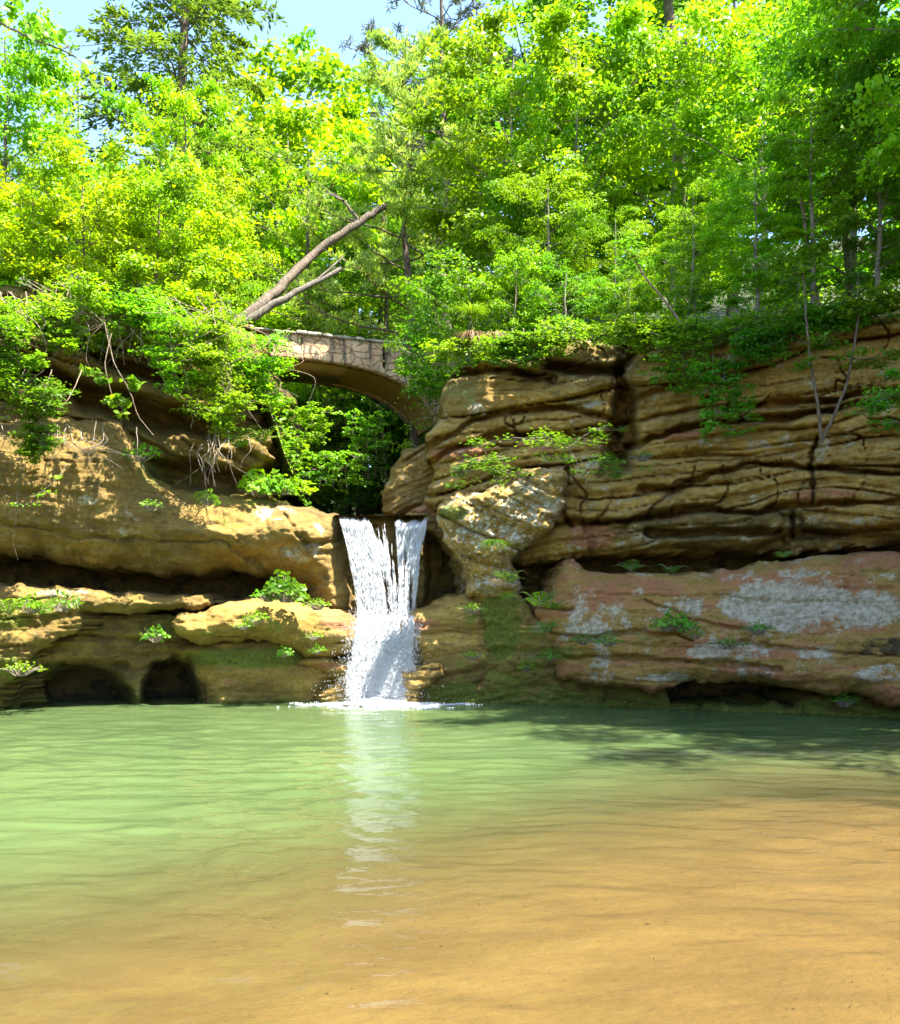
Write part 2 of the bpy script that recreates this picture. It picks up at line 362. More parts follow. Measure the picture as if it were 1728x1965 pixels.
rock('wet_rock', [(548, 1268), (600, 1262), (700, 1260), (725, 1385), (585, 1385), (612, 1330), (640, 1305), (600, 1290)],
     off=-.6, T=2, R=34, Rm=.7, strata=.04, rough=.09, tone=.3, red=.35, wet=.9, moss=.12, seed=81, lichen=.2, label='wet reddish rock beside the foot of the waterfall', cat='rock')
# --- behind the fall
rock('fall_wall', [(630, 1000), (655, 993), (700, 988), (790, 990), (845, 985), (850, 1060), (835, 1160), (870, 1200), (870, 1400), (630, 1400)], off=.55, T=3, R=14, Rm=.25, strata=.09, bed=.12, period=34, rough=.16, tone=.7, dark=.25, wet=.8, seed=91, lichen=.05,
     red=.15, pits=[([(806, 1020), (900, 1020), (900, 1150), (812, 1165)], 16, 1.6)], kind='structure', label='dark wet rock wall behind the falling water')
rock('wet_ledge', [(715, 1212), (760, 1190), (792, 1168), (850, 1148), (905, 1138), (935, 1145), (950, 1250), (930, 1385), (790, 1385), (800, 1300), (785, 1245), (730, 1222)],
     off=-.55, T=2, R=34, Rm=.7, strata=.06, bed=.08, period=30, rough=.08, tone=.12, red=.28, reds=[(800, 1200, 80, 16, .62)], wet=.7, mosses=[(905, 1170, 18, 50, .55), (880, 1260, 70, 30, .45), (880, 1340, 90, 40, .6)], tones=[(860, 1320, 120, 60, .8)], seed=101,
     grooves=[([(740, 1222), (850, 1212), (935, 1215)], 5, .12)], label='orange wet ledge splitting the waterfall on its right side', cat='rock ledge')
rock('small_rock', [(770, 1290), (800, 1276), (845, 1276), (850, 1296), (810, 1330), (790, 1385), (760, 1385)], off=-.95, T=1.2, R=22, Rm=.4, strata=.03, rough=.08, tone=.3, red=.3, wet=.9, seed=103, label='small wet rock right of the foot of the waterfall', cat='rock')
# --- right side
rock('cliff', [(848, 752), (876, 716), (935, 694), (1000, 690), (1040, 668), (1110, 650), (1190, 660), (1330, 655), (1480, 640), (1728, 590), (2200, 500), (2200, 1030), (1728, 1046), (1640, 1052), (1545, 1062), (1522, 1076),
     (1490, 1062), (1380, 1058), (1250, 1062), (1160, 1064), (1112, 1062), (1085, 1070), (1040, 1075), (985, 1080), (960, 1000), (900, 960), (838, 985), (815, 960), (835, 905), (812, 880), (820, 835), (850, 790), (845, 760)],
     off=.15, T=7, R=40, Rm=.6, dip=.13, strata=.27, bed=.40, period=62, rough=.17, seed=111, step=3.0, tone=.12,
     tones=[(1400, 1020, 260, 50, .8), (1100, 700, 160, 60, .75), (880, 760, 60, 60, .6)],
     grooves=[([(1205, 655), (1195, 720), (1205, 780), (1185, 880)], 30, 1.6), ([(1185, 880), (1150, 910)], 12, .5),
              ([(820, 858), (900, 812), (980, 788), (1080, 782), (1180, 800)], 8, .5), ([(812, 892), (880, 856), (960, 832), (1060, 838), (1180, 830)], 9, .6),
              ([(1060, 700), (1130, 712), (1200, 715)], 22, 1.0), ([(880, 720), (940, 705), (1020, 716), (1060, 730)], 13, .7),
              ([(1215, 770), (1300, 735), (1400, 722)], 8, .4), ([(1210, 856), (1300, 824), (1400, 806), (1500, 804), (1600, 782), (1728, 768), (2100, 740)], 10, .8),
              ([(1400, 785), (1500, 772), (1610, 765), (1728, 748)], 11, .7), ([(1230, 940), (1300, 935), (1380, 905), (1440, 890), (1540, 896), (1728, 908), (2100, 900)], 9, .6),
              ([(1090, 1000), (1200, 1000), (1330, 975), (1450, 985), (1540, 968), (1728, 962), (2100, 950)], 10, .65), ([(1240, 1020), (1350, 1022), (1500, 1020)], 13, .7), ([(1540, 1020), (1620, 1024), (1728, 1010)], 8, .5),
              ([(1570, 840), (1560, 905), (1565, 960)], 7, .5), ([(1085, 900), (1075, 960), (1095, 1010)], 10, .6), ([(1530, 985), (1520, 1030)], 10, .5)],
     lichen=.33, lich=[(1450, 850, 170, 16, .5), (1560, 860, 60, 40, .45), (1120, 775, 60, 16, .55), (930, 790, 80, 22, .42), (1210, 730, 40, 60, .42), (1110, 900, 70, 50, .45), (1600, 1000, 130, 20, .48), (1260, 960, 70, 24, .42), (1640, 780, 70, 14, .42), (1160, 960, 50, 40, .42)],
     reds=[(1310, 835, 90, 12, .6), (1580, 950, 90, 14, .6), (1130, 1030, 60, 30, .62), (880, 868, 80, 22, .6), (1000, 850, 80, 14, .5), (1040, 850, 40, 20, .55), (1450, 800, 160, 14, .45), (1300, 990, 70, 12, .45)], red=.22,
     mosses=[(880, 760, 50, 50, .45), (1120, 740, 70, 20, .35), (1430, 1030, 120, 24, .3)], darks=[(1190, 790, 24, 100, .5), (1250, 800, 30, 30, .3)], moss=.12,
     kind='structure', label='high layered sandstone cliff on the right with rust and lichen bands')
rock('gorge_rock', [(738, 985), (748, 900), (770, 862), (810, 850), (850, 862), (862, 930), (850, 990)], off=1.6, T=4, R=26, Rm=.7, strata=.10, bed=.15, period=30, rough=.14, tone=.5, lichen=.35, moss=.2, seed=121, dip=.5,
     label='grey lichen covered rock at the gorge mouth right behind the lip of the falls', cat='rock')
rock('stream_rock', [(780, 990), (800, 972), (835, 960), (880, 960), (880, 1000), (800, 1000)], off=.9, T=1.5, R=12, Rm=.3, strata=.05, rough=.1, tone=.2, reds=[(830, 975, 60, 20, .6)], wet=.3, seed=123, label='low reddish rock beside the stream above the falls', cat='rock')
rock('lichen_boulder', [(842, 1005), (846, 972), (880, 948), (930, 944), (985, 930), (1000, 905), (1040, 896), (1088, 905), (1090, 962), (1062, 1018), (1010, 1052), (985, 1072), (986, 1100), (1000, 1125), (960, 1150), (900, 1148), (893, 1108), (872, 1060), (846, 1032)],
     off=-.75, T=2.4, R=30, Rm=.6, dip=-.5, strata=.10, bed=.14, period=52, rough=.22, tone=.3, lichen=.44, lich=[(1040, 965, 40, 24, .62), (900, 1010, 60, 50, .45)], spots=.46, spot=[(950, 1010, 110, 70, .66)],
     mosses=[(868, 985, 30, 16, .85), (960, 960, 40, 14, .4)], reds=[(960, 1030, 20, 30, .45)], tones=[(1020, 1050, 40, 30, .7)], seed=131, label='overhanging boulder speckled with white lichen right of the waterfall', cat='boulder')
rock('mossy_buttress', [(892, 1125), (940, 1118), (990, 1112), (1010, 1150), (1030, 1180), (1062, 1190), (1082, 1240), (1100, 1400), (860, 1400), (905, 1290), (918, 1200)],
     off=-.45, T=2.4, R=30, Rm=.5, strata=.06, bed=.08, rough=.18, tone=.55, moss=.5, mosses=[(960, 1200, 60, 90, .75)], lich=[(1030, 1190, 26, 30, .5), (990, 1220, 20, 10, .5)], seed=141, label='mossy brown buttress under the lichen boulder beside the falls', cat='rock')
rock('painted_ledge', [(1030, 1172), (1058, 1140), (1066, 1110), (1088, 1076), (1104, 1074), (1118, 1094), (1180, 1100), (1300, 1104), (1400, 1092), (1500, 1078), (1640, 1064), (1728, 1060), (2200, 1040),
     (2200, 1400), (1728, 1356), (1660, 1338), (1560, 1322), (1480, 1310), (1380, 1306), (1300, 1312), (1240, 1330), (1150, 1318), (1070, 1300), (1050, 1240)],
     off=-.75, T=2.6, R=40, Rm=.6, dip=.05, strata=.035, bed=.05, period=58, rough=.07, tone=-.1, seed=151, lean=.28,
     red=.50, reds=[(1200, 1125, 150, 26, .66), (1450, 1110, 130, 26, .66), (1620, 1125, 90, 50, .62), (1720, 1080, 160, 20, .66), (1240, 1180, 90, 20, .55), (1450, 1200, 100, 20, .58), (1330, 1268, 80, 12, .55), (1680, 1205, 110, 12, .6), (1180, 1275, 50, 14, .55)],
     lichen=.38, lich=[(1500, 1165, 140, 60, .78), (1640, 1170, 130, 44, .74), (1520, 1100, 70, 12, .6), (1310, 1165, 60, 30, .6), (1150, 1190, 90, 44, .62), (1400, 1250, 120, 26, .62), (1290, 1300, 90, 10, .62), (1150, 1270, 30, 16, .66), (1560, 1250, 60, 20, .55), (1700, 1290, 80, 26, .6)],
     darks=[(1690, 1240, 80, 26, .62), (1600, 1240, 40, 12, .4), (1560, 1300, 200, 12, .45), (1120, 1250, 70, 16, .35)], mosses=[(1090, 1252, 50, 22, .6), (1290, 1196, 40, 14, .75), (1450, 1208, 24, 7, .7), (1200, 1225, 120, 14, .45), (1500, 1310, 250, 14, .45)],
     grooves=[([(1060, 1215), (1120, 1222), (1240, 1215), (1330, 1226)], 6, .2), ([(1240, 1150), (1300, 1180), (1400, 1205), (1480, 1210)], 4, .12), ([(1040, 1172), (1100, 1168)], 5, .2), ([(1060, 1258), (1200, 1262), (1360, 1272), (1500, 1282)], 7, .2), ([(1400, 1232), (1560, 1248), (1728, 1262)], 5, .12)],
     label='long smooth red ledge with grey lichen patches at the right waterline', cat='rock ledge')
rock('cliff', [(1000, 1290), (1100, 1290), (1250, 1300), (1275, 1330), (1285, 1352), (1530, 1352), (1545, 1330), (1640, 1320), (1760, 1330), (2200, 1370), (2200, 1440), (1000, 1440)],
     off=-.3, T=2, R=18, Rm=.3, strata=.05, rough=.16, tone=.85, moss=.4, seed=161, kind='structure', label='dark mossy foot of the right cliff at the waterline')

# ------------------------------------------------------------------ ground behind the cliffs
def terr(X, Y):
    X, Y = np.asarray(X, float), np.asarray(Y, float)
    ax = -1.5-.30*(Y-21)+.004*np.clip(Y-30, 0, 99)**2; d = np.abs(X-ax); hw = 1.25+.07*(Y-21)
    k = sstep(hw, hw+2.2, d)
    top = 8.35+.16*np.clip(Y-20, 0, 60)+.34*np.clip(Y-33, 0, 60)+.10*np.clip(np.abs(X)-6, 0, 40)+.9*(fbm(X/5, Y/5, 0, 3, 3)-.5)
    fl = 4.36+.05*(Y-21)+.25*(fbm(X*.8, Y*.8, 0, 4, 2)-.5)*sstep(22, 24, Y)
    return fl+(top-fl)*k
gx, gy = np.meshgrid(np.arange(-60, 60.1, .6), np.arange(14, 110, .6))
gz = terr(gx, gy)
idx = np.arange(gx.size).reshape(gx.shape)
lim = base_depth(CX+F*gx/np.maximum(gy, 1))+1.3
kp = (gy > lim)
k = kp[:-1, :-1] & kp[1:, :-1] & kp[:-1, 1:] & kp[1:, 1:]
q = np.stack([idx[:-1, :-1], idx[:-1, 1:], idx[1:, 1:], idx[1:, :-1]], -1)[k]
m = newmat('forest_floor'); b = NB(m); P = b.n('TexCoord').outputs['Object']
n1 = b.noise(P, .8, 5); n2 = b.noise(P, 6, 5, .7)
col = b.mix(b.ramp(n1, .4, .6), (.030, .045, .008), (.06, .045, .018)); col = b.mix(b.math('MULTIPLY', n2, .6), col, (.05, .09, .015))
p = b.n('BsdfPrincipled'); b.set(p.inputs['Base Color'], col); p.inputs['Roughness'].default_value = .95
bp = b.n('Bump'); b.set(bp.inputs['Height'], n2); bp.inputs['Distance'].default_value = .15; b.t.links.new(bp.outputs[0], p.inputs['Normal']); b.out(p.outputs[0])
M['floor'] = m
tag(link('hillside', mesh_np('hillside', np.stack([gx, gy, gz], -1), q, True), m), 'forest floor sloping up on both sides of the gorge', kind='structure')

# ------------------------------------------------------------------ pool bed and water
def yc(X): return np.clip(4.5+(X+2.3)*.82, 3.2, 9.4)
def bed(X, Y):
    dd = np.clip(Y-yc(X), -6, 30)
    z = -.15-.16*np.log1p(np.exp(dd*1.1))/1.1
    z = np.maximum(z, -1.7)
    z = np.where(Y < 3, z+sstep(3, 0, Y)*.45, z)
    return z+.03*(fbm(X*.7, Y*.9, 0, 8, 3)-.5)
def wgrid(x0, x1, ys, n):
    """grid whose rows get finer toward the viewer's end"""
    return np.meshgrid(np.linspace(x0, x1, n), ys)
ys = np.concatenate([np.linspace(-6, 2.9, 30), np.linspace(3, 24, 300)])
X, Y = wgrid(-16, 16, ys, 240)
idx = np.arange(X.size).reshape(X.shape); q = np.stack([idx[:-1, :-1], idx[:-1, 1:], idx[1:, 1:], idx[1:, :-1]], -1).reshape(-1, 4)
m = newmat('wet_sand'); b = NB(m); P = b.n('TexCoord').outputs['Object']
mp = b.n('Mapping'); b.set(mp.inputs[0], P); mp.inputs[3].default_value = (1, 1.8, 1)
n1 = b.noise(mp.outputs[0], .9, 5); n2 = b.noise(mp.outputs[0], 7, 6, .65); n3 = b.noise(P, 40, 4, .7)
col = b.mix(b.ramp(n1, .35, .65), (.130, .070, .012), (.185, .106, .024)); col = b.mix(b.math('MULTIPLY', b.ramp(n2, .52, .72), .5), col, (.12, .065, .02)); col = b.mix(b.math('MULTIPLY', b.ramp(n3, .56, .7), .4), col, (.16, .10, .05))
p = b.n('BsdfPrincipled'); b.set(p.inputs['Base Color'], col); p.inputs['Roughness'].default_value = .9
bp = b.n('Bump'); b.set(bp.inputs['Height'], n2); bp.inputs['Distance'].default_value = .06; b.t.links.new(bp.outputs[0], p.inputs['Normal']); b.out(p.outputs[0])
tag(link('pool_bed', mesh_np('pool_bed', np.stack([X, Y, bed(X, Y)], -1), q, True), m), 'golden sand bed of the pool', kind='structure')

ys = 1.7/np.tan(np.linspace(math.atan(1.7/2.2), math.atan(1.7/23.5), 620)); ys = np.concatenate([np.linspace(-6, 2.1, 20), ys])
u = np.linspace(-1, 1, 380)
Y, U = np.meshgrid(ys, u, indexing='ij'); X = U*(4+np.abs(Y)*.72)
FX, FY = -1.5, 20.3
r = np.hypot(X-FX, Y-FY)
def waves(X, Y):
    r = np.hypot(X-FX, Y-FY)
    wx = X+.5*(fbm(X*.4, Y*.4, 0, 2, 2)-.5)*2; wy = Y+.6*(fbm(X*.35, Y*.5, 0, 6, 2)-.5)*2
    h = .016*(fbm(wx*1.7, wy*3.1, 0, 12, 3, .42)-.5)+.0035*(fbm(wx*3.2, wy*5, 0, 14, 2)-.5)
    ph = r*7.5+2.2*fbm(X*.6, Y*.6, 0, 9, 2)*6
    return h*(3.3-.8*sstep(8, 18, Y))+.0045*np.sin(ph)*np.exp(-r/9)+.05*np.exp(-r/.7)*(fbm(X*5, Y*5, 0, 15, 3)-.5)
Z = waves(X, Y)
idx = np.arange(X.size).reshape(X.shape); q = np.stack([idx[:-1, :-1], idx[:-1, 1:], idx[1:, 1:], idx[1:, :-1]], -1).reshape(-1, 4)
me = mesh_np('pool_water', np.stack([X, Y, Z], -1), q, True)
depth = -bed(X, Y)
murk = 1-np.exp(-np.clip(depth-.10, 0, 9)*3.0)
a = me.attributes.new('murk', 'FLOAT', 'POINT'); a.data.foreach_set('value', murk.ravel().astype(np.float32))
m = newmat('pool_water'); b = NB(m); P = b.n('TexCoord').outputs['Object']
mp = b.n('Mapping'); b.set(mp.inputs[0], P); mp.inputs[3].default_value = (1.5, 2.4, 1)
nb = b.noise(mp.outputs[0], 3.2, 3, .45)
bp = b.n('Bump'); b.set(bp.inputs['Height'], nb); bp.inputs['Distance'].default_value = .03; bp.inputs['Strength'].default_value = .3
cl = b.noise(P, .35, 4)
murkc = b.mix(b.ramp(b.attr('murk'), .35, .95), (.135, .125, .045), b.mix(b.ramp(cl, .35, .65), (.078, .122, .042), (.10, .148, .052)))
df = b.n('BsdfDiffuse'); b.set(df.inputs[0], murkc); b.t.links.new(bp.outputs[0], df.inputs['Normal'])
tr = b.n('BsdfTransparent'); tr.inputs[0].default_value = (.97, .95, .86, 1)
mx = b.n('MixShader'); b.set(mx.inputs[0], b.math('MULTIPLY', b.attr('murk'), .97)); b.t.links.new(tr.outputs[0], mx.inputs[1]); b.t.links.new(df.outputs[0], mx.inputs[2])
gl = b.n('BsdfGlossy'); gl.inputs['Roughness'].default_value = .01; b.t.links.new(bp.outputs[0], gl.inputs['Normal'])
fr = b.n('Fresnel'); fr.inputs[0].default_value = 1.333; b.t.links.new(bp.outputs[0], fr.inputs['Normal'])
m2 = b.n('MixShader'); b.set(m2.inputs[0], b.math('MULTIPLY', fr.outputs[0], .9)); b.t.links.new(mx.outputs[0], m2.inputs[1]); b.t.links.new(gl.outputs[0], m2.inputs[2]); b.out(m2.outputs[0])
tag(link('pool_water', me, m), 'green rippled pool turning clear and golden toward the near shore', kind='structure')
# stream above the lip
X, Y = np.meshgrid(np.linspace(-2.72, -.42, 60), np.linspace(21.05, 27, 80)); idx = np.arange(X.size).reshape(X.shape)
X2 = X-.3*(Y-21); Z = 4.43+.02*(fbm(X*3, Y*2, 0, 5, 3)-.5)+.01*(Y-21)
q = np.stack([idx[:-1, :-1], idx[:-1, 1:], idx[1:, 1:], idx[1:, :-1]], -1).reshape(-1, 4)
m = newmat('stream_water'); b = NB(m); p = b.n('BsdfPrincipled'); p.inputs['Base Color'].default_value = (.06, .045, .02, 1); p.inputs['Roughness'].default_value = .08; b.out(p.outputs[0])
tag(link('stream_water', mesh_np('stream_water', np.stack([X2, Y, Z], -1), q, True), m), 'thin dark stream arriving at the lip of the falls', kind='structure')

# ------------------------------------------------------------------ waterfall
m = newmat('white_water'); b = NB(m)
d = b.n('BsdfDiffuse'); d.inputs[0].default_value = (.96, .97, .98, 1); t = b.n('BsdfTranslucent'); t.inputs[0].default_value = (.95, .97, 1, 1); g = b.n('BsdfGlossy'); g.inputs[1].default_value = .25
x1 = b.n('MixShader'); x1.inputs[0].default_value = .5; b.t.links.new(d.outputs[0], x1.inputs[1]); b.t.links.new(t.outputs[0], x1.inputs[2])
x2 = b.n('MixShader'); x2.inputs[0].default_value = .12; b.t.links.new(x1.outputs[0], x2.inputs[1]); b.t.links.new(g.outputs[0], x2.inputs[2]); b.out(x2.outputs[0])
M['white'] = m
def spindles(P, D, L, Wd):
    """tapered drops: centre, direction, length, width"""
    n = len(P); D = D/np.linalg.norm(D, axis=1, keepdims=True)
    a = np.cross(D, np.array([0, 1, .1])); a /= np.linalg.norm(a, axis=1, keepdims=True)+1e-9; c = np.cross(D, a)
    V = np.stack([P-D*L[:, None]/2, P+a*Wd[:, None]/2, P+c*Wd[:, None]/2, P-a*Wd[:, None]/2, P-c*Wd[:, None]/2, P+D*L[:, None]/2], 1).reshape(-1, 3)
    o = np.arange(n)[:, None, None]*6
    f = np.array([[0, 1, 2], [0, 2, 3], [0, 3, 4], [0, 4, 1], [5, 2, 1], [5, 3, 2], [5, 4, 3], [5, 1, 4]])[None]
    return V, (o+f).reshape(-1, 3)
rg = np.random.default_rng(7)
fall = empty('waterfall', (-1.5, 20.6, 0)); tag(fall, 'white waterfall dropping in two steps into the green pool', 'waterfall')
def fpt(c, k, t, y0, y1, Yt, Yb, lip=0):
    xt = c[0]+(c[1]-c[0])*k; xb = c[2]+(c[3]-c[2])*k; e = 1-(1-np.clip(t, 0, 1))**1.6
    Yd = Yt+(Yb-Yt)*np.clip(t, 0, 1)**.55
    return xt+(xb-xt)*e, y0+(y1-y0)*t+lip*(fbm(xt/26, 0, 0, 77, 2)-.35)*26*(1-t), Yd
def flow_part(name, cols, n, y0, y1, Yt, Yb, lr, wr, spread=3.0, lip=0, thr=.42, sheet=True, drops=.35):
    """cols: list of (weight, density threshold shift, xtopL, xtopR, xbotL, xbotR) in photograph pixels"""
    Vs = []; Fs = []; o = 0
    ws = np.array([c[0] for c in cols], float); ws /= ws.sum()
    for ci, c_ in enumerate(cols):
        c = c_[2:]; m_ = int(n*ws[ci]*2.2)
        k = rg.random(m_)*1.06-.03; t = rg.random(m_)
        wdt = abs(c[1]-c[0])
        dn = .55*fbm(k*wdt/7, t*3.2, ci, 91, 3)+.45*fbm(k*wdt/22, t*1.5, ci, 92, 2)
        ed = 1-np.clip(np.abs(k-.5)*2, 0, 1)**4
        ok = dn > thr+c_[1]+.10*(1-ed)+rg.normal(0, .04, m_)
        k, t = k[ok][:int(n*ws[ci])], t[ok][:int(n*ws[ci])]; m_ = len(k)
        a = fpt(c, k, t, y0, y1, Yt, Yb, lip); q = fpt(c, k, t+.03, y0, y1, Yt, Yb, lip)
        j = rg.normal(0, spread, m_)*(.15+t**1.5); yj = rg.normal(0, .05, m_)*(.3+t); vj = rg.normal(0, 4, m_)
        A = np.stack([(a[0]+j-CX)/F*a[2], a[2]+yj, HC+(HY-a[1]-vj*.3)/F*a[2]], 1)
        B = np.stack([(q[0]+j-CX)/F*q[2], q[2]+yj, HC+(HY-q[1]-vj*.3)/F*q[2]], 1)
        D = B-A+rg.normal(0, .002, (m_, 3)); dr = rg.random(m_) < drops*(.4+t)
        L = rg.uniform(*lr, m_)*(1.1-.6*t); Wd = rg.uniform(*wr, m_); L = np.where(dr, rg.uniform(.015, .05, m_), L); Wd = np.where(dr, rg.uniform(.007, .016, m_), Wd)
        A = A+D/np.linalg.norm(D, axis=1, keepdims=True)*L[:, None]/2; V, f = spindles(A, D, L, Wd); Vs.append(V); Fs.append(f+o); o += len(V)
        if sheet and c_[1] < 0:
            nk, nt_ = 60, 150
            K, T_ = np.meshgrid(np.linspace(.0, 1, nk), np.linspace(0, 1, nt_))
            x, y, Yd = fpt(c, K, T_, y0, y1, Yt, Yb, lip)
            st = fbm(K*wdt/5, T_*4, ci, 95, 4)
            Yd = Yd-.10*(st-.5)-.05*fbm(K*wdt/2, T_*26, ci, 97, 3)*(.3+T_)+.02
            G = np.stack([(x-CX)/F*Yd, Yd, HC+(HY-y)/F*Yd], -1).reshape(-1, 3)
            hole = .5*fbm(K*wdt/5, T_*5, ci, 98, 4)+.5*fbm(K*wdt/3, T_*30, ci, 99, 2)
            g = (hole > (.50 if lip == 1 else .46)+.16*np.abs(K-.5)**2*4)
            ix = np.arange(nk*nt_).reshape(nt_, nk); kq = g[:-1, :-1] & g[1:, 1:] & g[1:, :-1] & g[:-1, 1:]
            qf = np.stack([ix[1:, :-1], ix[1:, 1:], ix[:-1, 1:], ix[:-1, :-1]], -1)[kq]
            Vs.append(G); Fs.append(np.concatenate([qf[:, [0, 1, 2]], qf[:, [0, 2, 3]]])+o); o += len(G)
    V = np.concatenate(Vs)-np.array(fall.location)
    return link(name, mesh_np(name, V, np.concatenate(Fs)), M['white'], fall)
flow_part('upper_fall', [(6, -.06, 652, 704, 690, 742), (1.1, .09, 700, 756, 735, 764), (1.8, .05, 750, 790, 762, 780), (2.2, .02, 784, 826, 776, 796)], 34000, 990, 1198, 21.15, 20.7, (.06, .42), (.004, .013), 1.6, lip=1)
flow_part('lower_fall', [(7, -.06, 694, 782, 680, 776), (1.0, .04, 688, 700, 662, 688), (1.2, .03, 776, 796, 768, 790)], 38000, 1174, 1354, 20.62, 20.15, (.03, .20), (.005, .017), 3.4, drops=.9, lip=.9)
flow_part('side_trickle', [(1, -.1, 786, 812, 772, 800)], 500, 1192, 1290, 20.3, 20.15, (.03, .16), (.005, .011), 2, sheet=False)['kind'] = 'stuff'
# droplets thrown clear
n = 4200; t = rg.random(n)**.7; ang = rg.random(n)*2*PI; rr = np.abs(rg.normal(0, .28, n))*(.3+t)
Pd = np.stack([-1.62+np.cos(ang)*(rr+.55), 20.35+np.sin(ang)*rr*.6-.1, 2.1*(1-t)+rg.random(n)*.2+.02], 1)
V, f = spindles(Pd, np.tile([0, 0, -1.], (n, 1))+rg.normal(0, .3, (n, 3)), rg.uniform(.012, .04, n), rg.uniform(.008, .02, n))
link('spray', mesh_np('spray', V-np.array(fall.location), f), M['white'], fall)
# foam at the foot: lumpy low mound with ragged edge
n = 52000; ang = rg.random(n)*2*PI; rr = rg.random(n)**.6
fx = -1.72+np.cos(ang)*rr*2.0*(.7+.6*vn(ang*2, 0, 0, 3)); fy = 19.75+np.sin(ang)*rr*1.25*(.8+.4*vn(ang*3, 5, 0, 3)); dens = fbm(fx*2.2, fy*5, 0, 8, 4)
core = np.hypot((fx+1.66)/1.5, (fy-19.95)/.75); ok = (dens > np.clip(core*.34+.16, .2, .70)) & (rg.random(n) < np.exp(-(core/.9)**2)*1.5)
fx, fy, core = fx[ok], fy[ok], core[ok]; n = len(fx)
Pf = np.stack([fx, fy, waves(fx, fy)+.006+.17*np.exp(-core*2.6)*rg.random(n)], 1)
V, f = spindles(Pf, rg.normal(0, 1, (n, 3))*np.array([1.6, 1, .2]), rg.uniform(.02, .09, n), rg.uniform(.012, .04, n))
link('foam', mesh_np('foam', V-np.array(fall.location), f), M['white'], fall)

